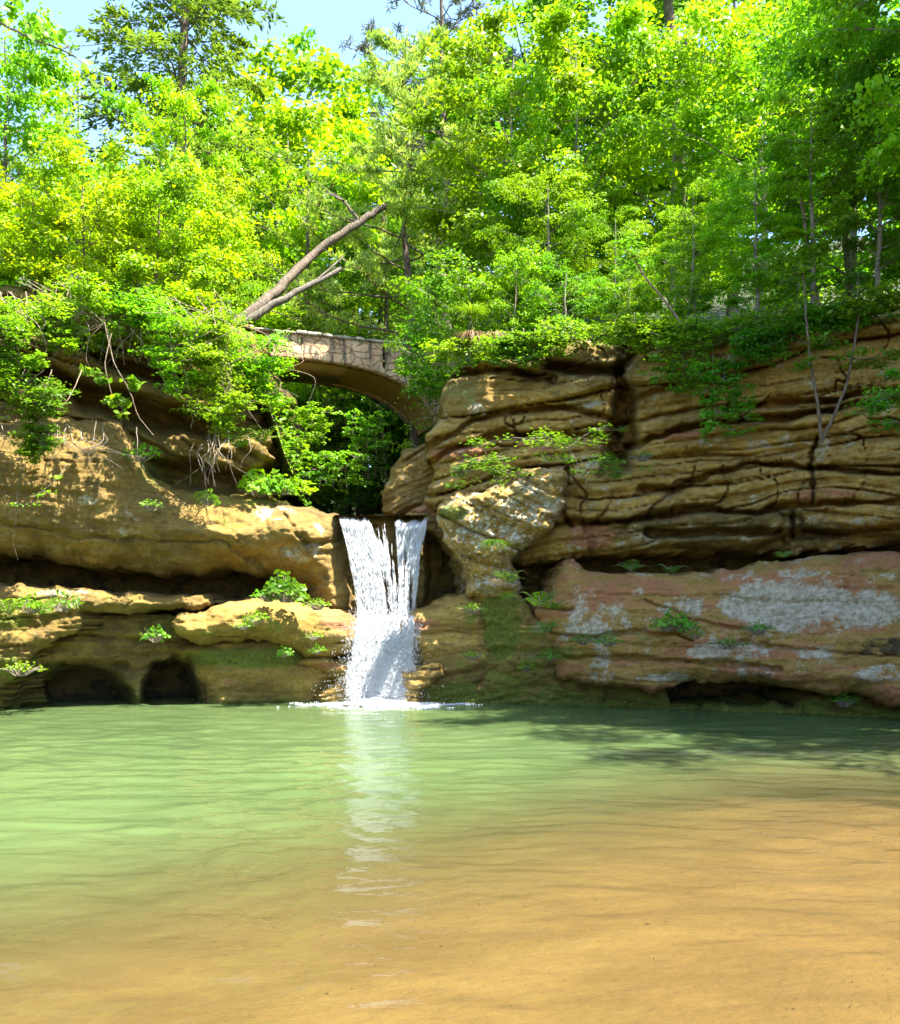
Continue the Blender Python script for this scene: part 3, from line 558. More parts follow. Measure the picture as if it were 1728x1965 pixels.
# ------------------------------------------------------------------ stone bridge
def bridge():
    A = np.array([-8.74, 25.38]); ang = math.radians(18); ux = np.array([math.cos(ang), math.sin(ang)]); uy = np.array([-math.sin(ang), math.cos(ang)])
    root = empty('stone_bridge', (A[0], A[1], 0)); root.rotation_euler.z = ang
    tag(root, 'arched sandstone footbridge over the gorge above the waterfall', 'bridge')
    Lb, Wd, zt = 10.2, 2.65, 10.62; cx, zc = 4.55, 6.6
    m = newmat('bridge_stone'); b = NB(m); P = b.n('TexCoord').outputs['Object']
    mp = b.n('Mapping'); b.set(mp.inputs[0], P); mp.inputs[3].default_value = (1, 1, 1.25)
    wn = b.n('TexNoise'); b.set(wn.inputs['Vector'], P); wn.inputs['Scale'].default_value = 3; va = b.n('VectorMath', operation='MULTIPLY_ADD'); b.set(va.inputs[0], wn.outputs['Color']); va.inputs[1].default_value = (.3, .3, .3); b.set(va.inputs[2], mp.outputs[0]); vw = va.outputs[0]
    v = b.n('TexVoronoi', feature='DISTANCE_TO_EDGE'); b.set(v.inputs['Vector'], vw); v.inputs['Scale'].default_value = 2.9
    vc = b.n('TexVoronoi'); b.set(vc.inputs['Vector'], vw); vc.inputs['Scale'].default_value = 2.9
    st = b.n('Mapping'); b.set(st.inputs[0], P); st.inputs[3].default_value = (3.2, 3.2, .5)
    ns = b.noise(st.outputs[0], 1.6, 5, .6); nf = b.noise(P, 9, 6, .7)
    bw = b.n('SeparateColor'); b.set(bw.inputs[0], vc.outputs['Color'])
    col = b.mix(bw.outputs[0], (.52, .32, .17), (.62, .46, .26)); col = b.mix(b.math('MULTIPLY', b.ramp(b.noise(P, 1.7, 5, .6), .35, .65), .7), col, (.50, .26, .15))
    col = b.mix(b.math('MULTIPLY', b.ramp(ns, .48, .64), .85), col, (.10, .07, .06)); col = b.mix(b.math('MULTIPLY', b.ramp(nf, .55, .75), .4), col, (.12, .08, .05))
    col = b.mix(b.math('MULTIPLY', b.math('MULTIPLY', b.math('SUBTRACT', 1, b.ramp(v.outputs[0], .0, .035)), b.ramp(nf, .35, .6)), .34), col, (.24, .16, .10))
    p = b.n('BsdfPrincipled'); b.set(p.inputs['Base Color'], col); p.inputs['Roughness'].default_value = .9
    bp = b.n('Bump'); b.set(bp.inputs['Height'], b.math('ADD', b.ramp(v.outputs[0], 0, .08), b.math('MULTIPLY', nf, .5))); bp.inputs['Distance'].default_value = .05
    b.t.links.new(bp.outputs[0], p.inputs['Normal']); b.out(p.outputs[0])
    m2 = newmat('arch_stone'); b = NB(m2); P = b.n('TexCoord').outputs['Object']; nf = b.noise(P, 5, 6, .7); nb_ = b.noise(P, 1.2, 4)
    col = b.mix(nb_, (.40, .25, .06), (.54, .36, .11)); col = b.mix(b.math('MULTIPLY', b.ramp(nf, .5, .7), .5), col, (.17, .10, .03))
    p = b.n('BsdfPrincipled'); b.set(p.inputs['Base Color'], col); p.inputs['Roughness'].default_value = .9
    bk = b.n('TexBrick'); b.set(bk.inputs['Vector'], P); bk.inputs['Scale'].default_value = 1.0; bk.inputs['Brick Width'].default_value = .75; bk.inputs['Row Height'].default_value = .42; bk.inputs['Mortar Size'].default_value = .012; bk.inputs['Color1'].default_value = (1, 1, 1, 1); bk.inputs['Color2'].default_value = (.75, .75, .75, 1); bk.inputs['Mortar'].default_value = (.35, .35, .35, 1)
    ml = b.n('Mix', data_type='RGBA', blend_type='MULTIPLY'); ml.inputs[0].default_value = .7; b.set(ml.inputs[6], col); b.set(ml.inputs[7], bk.outputs['Color']); b.set(p.inputs['Base Color'], ml.outputs[2])
    bp = b.n('Bump'); b.set(bp.inputs['Height'], nf); bp.inputs['Distance'].default_value = .06; b.t.links.new(bp.outputs[0], p.inputs['Normal']); b.out(p.outputs[0])
    def zarch(x):
        return 9.9-2.2*(1-np.maximum(1-(np.abs(x-cx)/4.2)**2.5, 0)**.4)
    hw = 4.15
    def wall(y0, y1, slots, name):
        xs = np.unique(np.concatenate([np.linspace(0, Lb, 130), *[[s-.045, s+.045] for s in slots]]))
        zb = np.where(np.abs(xs-cx) < hw, zarch(xs), zc+1.0)
        rows = 14; V = []; F4 = []
        for yy, sgn in ((y0, -1), (y1, 1)):
            for i, x in enumerate(xs):
                for j in range(rows+1):
                    z = zb[i]+(zt-zb[i])*j/rows
                    bmp = .035*(fbm(x*2.3, z*2.8, yy, 17, 3)-.5)*2 if 0 < j < rows+1 else 0
                    V.append((x, yy+sgn*float(bmp), z))
        def id_(s, i, j): return s*len(xs)*(rows+1)+i*(rows+1)+j
        for i in range(len(xs)-1):
            xm = (xs[i]+xs[i+1])/2; slot = any(abs(xm-s) < .046 for s in slots)
            for j in range(rows):
                hole = slot and 3 <= j <= rows-2
                if not hole:
                    F4 += [(id_(0, i, j), id_(0, i+1, j), id_(0, i+1, j+1), id_(0, i, j+1)), (id_(1, i+1, j), id_(1, i, j), id_(1, i, j+1), id_(1, i+1, j+1))]
                else:
                    F4 += [(id_(0, i, j), id_(0, i, j+1), id_(1, i, j+1), id_(1, i, j)), (id_(0, i+1, j), id_(1, i+1, j), id_(1, i+1, j+1), id_(0, i+1, j+1))]
            F4 += [(id_(0, i, rows), id_(0, i+1, rows), id_(1, i+1, rows), id_(1, i, rows)), (id_(0, i, 0), id_(1, i, 0), id_(1, i+1, 0), id_(0, i+1, 0))]
        return link(name, mesh_np(name, V, np.array(F4)), m, root)
    wall(0, .35, (3.57, 7.02), 'parapet_wall'); wall(Wd-.35, Wd, (3.57, 7.02), 'parapet_wall')
    # arch barrel
    xs = np.linspace(cx-hw, cx+hw, 60); ysb = np.linspace(.02, Wd-.02, 16); V = []
    for x in xs:
        for y in ysb: V.append((x, y, zarch(x)+.02+.03*float(vn(x*2, y*2, 0, 3)-.5)))
    for x in xs:
        for y in ysb: V.append((x, y, max(zarch(x)+.25, zc+1.3)))
    nX, nY = len(xs), len(ysb); F4 = []
    for i in range(nX-1):
        for j in range(nY-1):
            a_ = i*nY+j; F4 += [(a_, a_+1, a_+nY+1, a_+nY), (nX*nY+a_, nX*nY+a_+nY, nX*nY+a_+nY+1, nX*nY+a_+1)]
    link('arch', mesh_np('arch', V, np.array(F4)), m2, root)
    # deck
    V = [(0, .36, 9.98), (Lb, .36, 9.98), (Lb, Wd-.36, 9.98), (0, Wd-.36, 9.98), (0, .36, 9.86), (Lb, .36, 9.86), (Lb, Wd-.36, 9.86), (0, Wd-.36, 9.86)]
    link('deck', mesh_np('deck', V, np.array([(0, 1, 2, 3), (7, 6, 5, 4), (0, 4, 5, 1), (2, 6, 7, 3)])), m2, root)
    # coping slabs, one irregular stone after another
    mc = newmat('coping_stone'); b = NB(mc); P = b.n('TexCoord').outputs['Object']; nf = b.noise(P, 6, 6, .7)
    col = b.mix(b.ramp(nf, .35, .65), (.15, .12, .09), (.42, .36, .26)); p = b.n('BsdfPrincipled'); b.set(p.inputs['Base Color'], col); p.inputs['Roughness'].default_value = .95; b.out(p.outputs[0])
    rr = random.Random(4)
    for y0 in (-.07, Wd-.42):
        V = []; F4 = []; x = 0
        while x < Lb:
            l = rr.uniform(.32, .7); h = rr.uniform(.07, .12); dz = rr.uniform(-.012, .02); k0 = len(V); n_ = 5
            for i in range(n_+1):
                e = .012 if i in (0, n_) else 0
                for (yy, z) in ((y0+e, 0), (y0-.01+rr.uniform(-.015, .015), h*.5), (y0+.03+e, h-e+rr.uniform(-.01, .01)), (y0+.46-e, h-e), (y0+.49, h*.5), (y0+.48-e, 0)):
                    V.append((x+.01+(l-.02)*i/n_, yy, zt+.003+z+dz*(z > 0)))
            for i in range(n_):
                for j in range(6): F4.append((k0+i*6+j, k0+i*6+(j+1) % 6, k0+(i+1)*6+(j+1) % 6, k0+(i+1)*6+j))
            F4 += [(k0, k0+1, k0+2, k0+3), (k0, k0+3, k0+4, k0+5), (k0+n_*6+3, k0+n_*6+2, k0+n_*6+1, k0+n_*6), (k0+n_*6+5, k0+n_*6+4, k0+n_*6+3, k0+n_*6)]
            x += l
        link('coping', mesh_np('coping', V, np.array(F4)), mc, root)
bridge()

# ------------------------------------------------------------------ vegetation builders
def tube(path, rad, sides=6):
    P = np.asarray(path, float); n = len(P); rad = np.broadcast_to(rad, (n,))
    T = np.gradient(P, axis=0); T /= np.linalg.norm(T, axis=1, keepdims=True)+1e-9
    ref = np.array([0.31, .95, .1]) if abs(T[0, 2]) > .7 else np.array([0, 0, 1.])
    a = np.cross(T, ref); a /= np.linalg.norm(a, axis=1, keepdims=True)+1e-9; c = np.cross(T, a)
    th = np.arange(sides)*2*PI/sides
    V = P[:, None]+rad[:, None, None]*(np.cos(th)[None, :, None]*a[:, None]+np.sin(th)[None, :, None]*c[:, None])
    i = np.arange(n-1)[:, None]; j = np.arange(sides)[None]
    f = np.stack([i*sides+j, i*sides+(j+1) % sides, (i+1)*sides+(j+1) % sides, (i+1)*sides+j], -1).reshape(-1, 4)
    return V.reshape(-1, 3), f
def join_tubes(ts):
    V = []; Fs = []; o = 0
    for v, f in ts: V.append(v); Fs.append(f+o); o += len(v)
    return np.concatenate(V), np.concatenate(Fs)
def leaves(P, N, L, Wd, rg, droop=.0, fine=False):
    """pointed folded leaves centred at P with normals N"""
    n = len(P); N = N/(np.linalg.norm(N, axis=1, keepdims=True)+1e-9)
    r = rg.normal(0, 1, (n, 3)); r[:, 2] -= droop; d = np.cross(N, np.cross(r, N)); d /= np.linalg.norm(d, axis=1, keepdims=True)+1e-9
    s = np.cross(N, d); L = np.broadcast_to(L, (n,))[:, None]; Wd = np.broadcast_to(Wd, (n,))[:, None]
    if not fine:
        V = np.stack([P-d*L/2, P+s*Wd/2+N*L*.07, P+d*L/2-N*L*.10, P-s*Wd/2+N*L*.07], 1).reshape(-1, 3)
        f = np.arange(n)[:, None]*4+np.arange(4)[None]
        return V, f
    V = np.stack([P-d*L/2, P-d*L*.2+s*Wd*.42+N*L*.06, P+d*L*.12+s*Wd*.46+N*L*.05, P+d*L/2-N*L*.14, P+d*L*.12-s*Wd*.46+N*L*.05, P-d*L*.2-s*Wd*.42+N*L*.06, P, P+d*L*.2-N*L*.03], 1).reshape(-1, 3)
    o = np.arange(n)[:, None, None]*8
    f = (o+np.array([[0, 6, 1, 1], [1, 6, 7, 2], [2, 7, 3, 3], [0, 5, 6, 6], [5, 4, 7, 6], [4, 3, 7, 7]])[None]).reshape(-1, 4)
    tri = f[:, 2] == f[:, 3]
    return V, [f[~tri], f[tri][:, :3]]
def bez(a, b_, sag, n, rg, wob=.05):
    t = np.linspace(0, 1, n)[:, None]; p = a+(b_-a)*t; p[:, 2] += sag*4*(t*(1-t))[:, 0]
    L = np.linalg.norm(b_-a); w_ = rg.normal(0, wob*L, (n, 3)); w_[0] = 0; w_[-1] *= .3
    p[1:-1] += (w_[1:-1]+w_[:-2]+w_[2:])/3
    return p
PROTO = {}
def make_broadleaf(key, seed, H=9.0, Wr=3.0, base=.22, nl=26, leaf=.13, nleaf=15000, flat=.3, lean=0.0, r0=.13, up=.35):
    rg = np.random.default_rng(seed); ts = []
    tr = bez(np.array([0, 0, -.6]), np.array([lean*H, rg.normal(0, .3), H*.93]), 0, 12, rg, .012)
    ts.append(tube(tr, np.linspace(r0, .02, 12)**1.0, 8))
    cl = []
    for i in range(nl):
        h = base+(1-base)*(i+.5)/nl*.96; k = h*11; i0 = min(int(k), 10); p0 = tr[i0]+(tr[i0+1]-tr[i0])*(k-i0)
        az = i*2.399+rg.normal(0, .4); prof = (np.sin(PI*np.clip((h-base)/(1.04-base), 0, 1))**.55)*.9+.12
        ln = Wr*prof*rg.uniform(.65, 1.12)
        p1 = p0+np.array([math.cos(az)*ln, math.sin(az)*ln, ln*rg.uniform(up-.2, up+.3)])
        lb = bez(p0, p1, ln*.07, 8, rg, .03); ts.append(tube(lb, np.linspace(r0*.36*(1.1-h), .008, 8), 5))
        for j in range(7):
            t = rg.uniform(.3, 1.05); q = lb[min(int(t*7), 7)]
            az2 = az+rg.choice([-1, 1])*rg.uniform(.5, 1.2); l2 = ln*.42*rg.uniform(.4, 1.1)*(1.15-.5*t)
            q1 = q+np.array([math.cos(az2)*l2, math.sin(az2)*l2, l2*rg.uniform(-.05, .45)])
            ts.append(tube(bez(q, q1, .02, 4, rg, .03), np.linspace(.014, .004, 4), 3))
            cl += [(q1, rg.uniform(.24, .52)), ((q+q1)/2, rg.uniform(.18, .36))]
        cl.append((p1, rg.uniform(.3, .55)))
    cc = np.array([c[0] for c in cl]); cr = np.array([c[1] for c in cl])
    wgt = cr**2; wgt /= wgt.sum(); ci = rg.choice(len(cl), nleaf, p=wgt)
    g = rg.normal(0, .55, (nleaf, 3)); P = cc[ci]+g*cr[ci][:, None]*np.array([1, 1, flat])*Wr/3
    P[:, 2] -= .25*(g[:, 0]**2+g[:, 1]**2)*cr[ci]
    N = rg.normal(0, .55, (nleaf, 3))+np.array([0, 0, 1.]); N[:, :2] += (P-tr.mean(0))[:, :2]/Wr*.5
    L = leaf*rg.uniform(.65, 1.25, nleaf); V, f = leaves(P, N, L, L*.62, rg, .5)
    tv, tf = join_tubes(ts)
    PROTO[key] = (mesh_np('trunk', tv, tf, True), mesh_np('crown', V, f), H)
def make_hemlock(key, seed, H=14.0, Wr=3.2, base=.1, nl=135, r0=.17, needle=.13, nper=15, tw=22, shape=.75, droop=.25, sparse=0):
    rg = np.random.default_rng(seed); ts = []
    tr = bez(np.array([0, 0, -.6]), np.array([rg.normal(0, .2), 0, H]), 0, 14, rg, .004); ts.append(tube(tr, np.linspace(r0, .015, 14), 8))
    Ps = []; Ds = []
    for i in range(nl):
        h = base+(1-base)*((i+rg.random())/nl); k = h*13; i0 = min(int(k), 12); p0 = tr[i0]+(tr[i0+1]-tr[i0])*(k-i0)
        ln = Wr*(1.02-h)**shape*rg.uniform(.6, 1.15)+.15; az = i*2.399+rg.normal(0, .5)
        dv = np.array([math.cos(az), math.sin(az), 0]); p1 = p0+dv*ln+np.array([0, 0, -droop*ln+rg.normal(0, .1)])
        lb = bez(p0, p1, ln*.12, 9, rg, .02); ts.append(tube(lb, np.linspace(.03*(1.2-h), .005, 9), 4))
        side = np.cross(dv, [0, 0, 1.])
        for j in range(tw):
            t = rg.uniform(.15, 1.0); kk = t*8; a0 = min(int(kk), 7); q = lb[a0]+(lb[a0+1]-lb[a0])*(kk-a0)
            s_ = rg.choice([-1, 1]); l2 = ln*.36*(1.15-t)*rg.uniform(.5, 1.2)+.12
            dr = dv*rg.uniform(.4, .9)+side*s_*rg.uniform(.5, 1)+np.array([0, 0, rg.uniform(-.35, .05)]); dr /= np.linalg.norm(dr)
            u_ = rg.random(nper)[:, None]; pp = q+dr*l2*u_; pp[:, 2] -= .18*(u_[:, 0]**2)*l2; pp += rg.normal(0, .03, pp.shape)
            dd = dr+rg.normal(0, .45, (nper, 3)); dd[:, 2] -= .15; Ps.append(pp); Ds.append(dd)
    P = np.concatenate(Ps); D = np.concatenate(Ds); D /= np.linalg.norm(D, axis=1, keepdims=True); n = len(P)
    up = np.array([0, 0, 1.])+rg.normal(0, .4, (n, 3)); s = np.cross(D, up); s /= np.linalg.norm(s, axis=1, keepdims=True)+1e-9
    L = needle*rg.uniform(.6, 1.3, n)[:, None]; V = np.stack([P, P+D*L*.5+s*L*.17, P+D*L, P+D*L*.5-s*L*.17], 1).reshape(-1, 3)
    tv, tf = join_tubes(ts)
    PROTO[key] = (mesh_np('trunk', tv, tf, True), mesh_np('crown', V, np.arange(n*4).reshape(-1, 4)), H)
def make_pine(key, seed, H=12.0, Wr=3.4, base=.25, nl=42, r0=.16, needle=.2, ntuft=14, per=16, shape=.5):
    rg = np.random.default_rng(seed); ts = []
    tr = bez(np.array([0, 0, -.6]), np.array([rg.normal(0, .3), 0, H]), 0, 14, rg, .008); ts.append(tube(tr, np.linspace(r0, .02, 14), 8))
    Ps = []; Ds = []
    for i in range(nl):
        h = base+(1-base)*((i+rg.random())/nl); k = h*13; i0 = min(int(k), 12); p0 = tr[i0]+(tr[i0+1]-tr[i0])*(k-i0)
        ln = Wr*(1.05-h)**shape*rg.uniform(.6, 1.15)+.2; az = i*2.399+rg.normal(0, .5)
        p1 = p0+np.array([math.cos(az)*ln, math.sin(az)*ln, ln*rg.uniform(-.05, .35)])
        lb = bez(p0, p1, -ln*.06, 9, rg, .03); ts.append(tube(lb, np.linspace(.045*(1.2-h), .008, 9), 5))
        for j in range(ntuft):
            t = rg.uniform(.35, 1.0); q = lb[min(int(t*8), 8)]; l2 = ln*.3*rg.uniform(.3, 1.1); az2 = az+rg.uniform(-1.3, 1.3)
            q1 = q+np.array([math.cos(az2)*l2, math.sin(az2)*l2, l2*rg.uniform(0, .6)]); ts.append(tube(np.array([q, (q+q1)/2+rg.normal(0, .02, 3), q1]), [.012, .009, .005], 3))
            for c_ in range(3):
                ce = q+(q1-q)*rg.uniform(.4, 1)+rg.normal(0, .06, 3); dd = rg.normal(0, 1, (per, 3))+np.array([0, 0, .5]); Ps.append(np.tile(ce, (per, 1))); Ds.append(dd)
    P = np.concatenate(Ps); D = np.concatenate(Ds); D /= np.linalg.norm(D, axis=1, keepdims=True); n = len(P)
    s = np.cross(D, rg.normal(0, 1, (n, 3))); s /= np.linalg.norm(s, axis=1, keepdims=True)+1e-9
    L = needle*rg.uniform(.6, 1.2, n)[:, None]; V = np.stack([P, P+D*L*.5+s*L*.08, P+D*L, P+D*L*.5-s*L*.08], 1).reshape(-1, 3)
    tv, tf = join_tubes(ts)
    PROTO[key] = (mesh_np('trunk', tv, tf, True), mesh_np('crown', V, np.arange(n*4).reshape(-1, 4)), H)
make_broadleaf('maple', 1, 9, 3.1, .16, 30, .15, 19000)
make_broadleaf('beech', 2, 9, 3.4, .12, 28, .13, 21000, flat=.2, up=.15)
make_broadleaf('slender', 3, 9, 2.1, .25, 26, .13, 13000)
make_broadleaf('round', 4, 8, 3.3, .22, 30, .16, 19000, flat=.45)
make_broadleaf('shrub', 5, 3.4, 1.9, .02, 24, .10, 11000, flat=.5, r0=.04, up=.5)
make_broadleaf('shrub_loose', 6, 3.2, 1.8, .03, 18, .085, 6500, flat=.3, r0=.035, up=.4)
make_hemlock('hemlock', 11)
make_hemlock('hemlock_low', 12, H=9, Wr=3.0, base=.05, nl=80, shape=.5, droop=.3, needle=.11, nper=18)
make_pine('pine', 13)
make_pine('pine_thin', 14, nl=30, ntuft=9, per=12, base=.3)
_mm = {}
def with_mat(me, mat):
    k = (me.name, mat.name)
    if k not in _mm:
        c = me.copy(); c.materials.clear(); c.materials.append(mat); _mm[k] = c
    return _mm[k]
def tree(name, key, px, Y, top, label, mat, cat='tree', bark='bark', group=None, rz=None, wide=1.0, z=None, H=None, lean=(0, 0)):
    X = (px-CX)/F*Y; z = float(terr(X, Y)) if z is None else z
    if H is None: H = HC+(HY-top)/F*Y-z
    tm, cm, h0 = PROTO[key]; s = H/h0
    o = empty(name, (X, Y, z)); rz = (px*1.7+Y*3.1) % 6.28 if rz is None else rz
    o.rotation_euler = (lean[0], lean[1], rz); o.scale = (s*wide, s*wide, s)
    tag(o, label, cat, group)
    t_ = link('trunk', with_mat(tm, M[bark]), None, o); c_ = link('crown', with_mat(cm, M[mat]), None, o)
    return o
# ------------------------------------------------------------------ trees: far wood
GF = 'trees of the far wood behind the gorge'
for (key, px, Y, top, mat, wd, label) in [
    ('maple', -60, 46, 330, 'leaf_spring', 1.0, 'far yellow green tree at the left border behind the bank shrubs'),
    ('round', 90, 50, 300, 'leaf_mid', 1.0, 'far round tree below the small grey green pine at upper left'),
    ('maple', 240, 52, 300, 'leaf_spring', 1.0, 'far tree left of the dark hemlock trunk'),
    ('round', 430, 52, 330, 'leaf_green', 1.0, 'far darker tree just right of the tall hemlock trunk'),
    ('maple', 560, 44, 160, 'leaf_yellow', .85, 'far yellow tree with open top against the blue sky, above the bridge'),
    ('round', 660, 54, 270, 'leaf_spring', 1.0, 'far tree seen over the leaning trunks above the bridge'),
    ('slender', 700, 56, 75, 'leaf_spring', .8, 'pale bright tree top standing alone in the sky gap left of the grey pine'),
    ('maple', 830, 50, 200, 'leaf_mid', 1.1, 'far green tree behind the soft pine in the middle'),
    ('round', 1000, 44, 40, 'leaf_green', 1.2, 'far dark green tree rising behind the right maples, beside the grey pine'),
    ('maple', 1180, 46, -40, 'leaf_green', 1.2, 'far tree closing the gap in the right hand foliage'),
    ('maple', 1400, 42, -80, 'leaf_mid', 1.2, 'far tall tree behind the dark forked trunk at upper right'),
    ('round', 1620, 40, -80, 'leaf_green', 1.2, 'far dark tree at the top right corner'),
    ('round', 560, 60, 560, 'leaf_green', 1.0, 'far tree low behind the left end of the bridge parapet'),
    ('maple', 760, 46, 480, 'leaf_green', 1.0, 'far shaded tree low behind the right end of the bridge'),
]:
    tree('broadleaf_tree', key, px, Y, top, label, mat, group=GF, wide=wd)
# gorge behind the bridge
tree('hemlock_tree', 'hemlock_low', 690, 36, 640, 'dark hemlock in the gorge seen through the right half of the bridge arch', 'leaf_hemlock', group='trees in the gorge', wide=1.1)
tree('hemlock_tree', 'hemlock_low', 600, 38, 560, 'hemlock deep in the gorge behind the middle of the bridge arch', 'leaf_hemlock', group='trees in the gorge', wide=1.2)
tree('hemlock_tree', 'hemlock_low', 770, 34, 720, 'drooping hemlock leaning over the stream right under the arch', 'leaf_green', group='trees in the gorge', wide=1.0, z=5.6)
tree('broadleaf_tree', 'beech', 500, 32, 740, 'bright green tree under the left side of the bridge arch', 'leaf_spring', group='trees in the gorge', z=4.8, wide=1.0)
tree('broadleaf_tree', 'beech', 600, 42, 640, 'bright leafy tree farthest up the gorge, seen through the arch', 'leaf_spring', group='trees in the gorge', z=6, wide=1.2)
tree('broadleaf_tree', 'slender', 742, 33, 660, 'slim pale trunked tree under the right haunch of the bridge', 'leaf_green', group='trees in the gorge', bark='bark_pale', z=6.5)
# tall conifers
tree('hemlock_tree', 'hemlock', 352, 31, -420, 'tall dark hemlock with feathery drooping boughs against the sky, upper left', 'leaf_hemlock', wide=1.25)
tree('pine_tree', 'pine_thin', 150, 44, 130, 'small grey green pine in the upper left skyline', 'leaf_pine', wide=.9)
tree('pine_tree', 'pine', 800, 30, 70, 'soft pale green pine rising in the middle above the bridge', 'leaf_pine', wide=1.15)
tree('pine_tree', 'pine_thin', 860, 40, -120, 'bare looking grey pine at the top centre', 'leaf_greypine', wide=1.1)
tree('pine_tree', 'pine', 720, 35, 300, 'lower pale pine beside the leaning trunks', 'leaf_pine', wide=1.1)
tree('hemlock_tree', 'hemlock_low', 740, 34.5, 400, 'dark shaded hemlock behind the right end of the bridge', 'leaf_green', wide=1.1)
# left bank
GL = 'bright shrubs and small trees on the left bank'
for (key, px, Y, top, mat, wd, label, H) in [
    ('maple', 360, 26, 140, 'leaf_yellow', .62, 'bright yellow green maple standing in front of the hemlock trunk', None),
    ('maple', 10, 24, 30, 'leaf_spring', .9, 'leafy tree at the left border reaching toward the sky', None),
    ('round', 190, 24, 340, 'leaf_yellow', .8, 'yellow green tree above the left bank, below the small pine', None),
    ('round', 395, 27, 330, 'leaf_yellow', .7, 'yellow tree between the hemlock trunk and the leaning logs', None),
    ('maple', 600, 36, 250, 'leaf_yellow', .9, 'pale yellow tree over the far end of the leaning logs', None),
    ('slender', 250, 25, 300, 'leaf_spring', 1.1, 'slender spring green tree left of the hemlock trunk', None),
    ('shrub', -40, 19.6, 470, 'leaf_spring', 1.2, 'dense shrub at the far left border of the bank', None),
    ('shrub', 60, 20.0, 370, 'leaf_yellow', 1.1, 'yellow green shrub above the shaded overhang at far left', None),
    ('shrub', 170, 20.2, 350, 'leaf_yellow', 1.1, 'brightest yellow shrub on the brow of the left bank', None),
    ('shrub', 285, 20.6, 370, 'leaf_yellow', 1.0, 'yellow shrub next to the hemlock foot on the left bank', None),
    ('shrub', 360, 21.2, 400, 'leaf_yellow', 1.0, 'rounded yellow green shrub leaning toward the bridge', None),
    ('shrub_loose', 430, 22.6, 500, 'leaf_spring', .9, 'loose shrub hiding the left end of the bridge', None),
    ('shrub_loose', 120, 19.3, 520, 'leaf_mid', 1.2, 'loose green shrub on the edge above the hanging roots', None),
    ('shrub_loose', 250, 19.6, 540, 'leaf_mid', 1.1, 'thin leafed shrub over the middle of the left overhang', None),
]:
    tree('shrub' if 'shrub' in key else 'broadleaf_tree', key, px, Y, top, label, mat, cat='shrub' if 'shrub' in key else 'tree', group=GL, wide=wd)
# right bank
GR = 'trees and saplings on the right bank'
for (key, px, Y, top, mat, wd, label) in [
    ('maple', 985, 27, 60, 'leaf_spring', 1.0, 'spring green maple right of the soft pine'),
    ('maple', 1100, 26, 50, 'leaf_spring', .9, 'tall maple left of the blue gap in the right foliage'),
    ('maple', 1290, 27, 20, 'leaf_yellow', .9, 'brilliant yellow green maple in front of the dark forked trunk'),
    ('beech', 1470, 25, 0, 'leaf_spring', 1.0, 'broad beech with layered pale leaves at upper right'),
    ('beech', 1640, 21, -60, 'leaf_spring', 1.0, 'tall beech near the right border with a dark trunk'),
    ('round', 1790, 19, -60, 'leaf_mid', 1.0, 'big shaded tree cut by the right border'),
    ('round', 1040, 26, 230, 'leaf_spring', .7, 'rounded sapling above the right end of the bridge'),
    ('beech', 1050, 23, 330, 'leaf_spring', .9, 'layered bright sapling over the lichen boulder'),
    ('beech', 1180, 22.5, 400, 'leaf_spring', .9, 'green beech sapling above the dark vertical cleft'),
    ('beech', 1330, 19.9, 360, 'leaf_spring', .9, 'layered green sapling in the middle of the right brow'),
    ('beech', 1450, 19.0, 300, 'leaf_spring', 1.0, 'slim sapling with pale stem at centre of the right brow'),
    ('slender', 1560, 18.5, 200, 'leaf_spring', 1.1, 'slim sapling with orange brown stem on the right brow'),
    ('beech', 1690, 17.9, 120, 'leaf_mid', .9, 'shady beech sapling at the right border'),
    ('shrub', 905, 23.4, 520, 'leaf_mid', 1.0, 'leafy shrub at the right end of the bridge'),
    ('shrub_loose', 850, 24.0, 590, 'leaf_mid', .6, 'thin shrub hanging over the right abutment of the bridge'),
    ('shrub', 980, 22.2, 500, 'leaf_spring', 1.0, 'shrub behind the tuft of dead grass on the brow'),
    ('shrub_loose', 1080, 21.4, 500, 'leaf_green', 1.2, 'shaded open shrub above the broken brow rocks'),
    ('shrub', 1200, 21.0, 520, 'leaf_mid', 1.1, 'dark green shrub over the top of the vertical cleft'),
    ('shrub_loose', 1320, 19.2, 520, 'leaf_mid', 1.3, 'loose shrub spilling over the middle of the right cliff'),
    ('shrub_loose', 1420, 18.6, 540, 'leaf_spring', 1.2, 'shrub with hanging leafy shoots over the right cliff'),
    ('shrub', 1530, 18.6, 480, 'leaf_mid', 1.0, 'deep green shrub behind the two slim stems'),
    ('shrub_loose', 1650, 17.5, 500, 'leaf_mid', 1.2, 'loose shrub over the right end of the cliff'),
]:
    tree('shrub' if 'shrub' in key else 'broadleaf_tree', key, px, Y, top, label, mat, cat='shrub' if 'shrub' in key else 'tree', group=GR, wide=wd, bark='bark_grey')

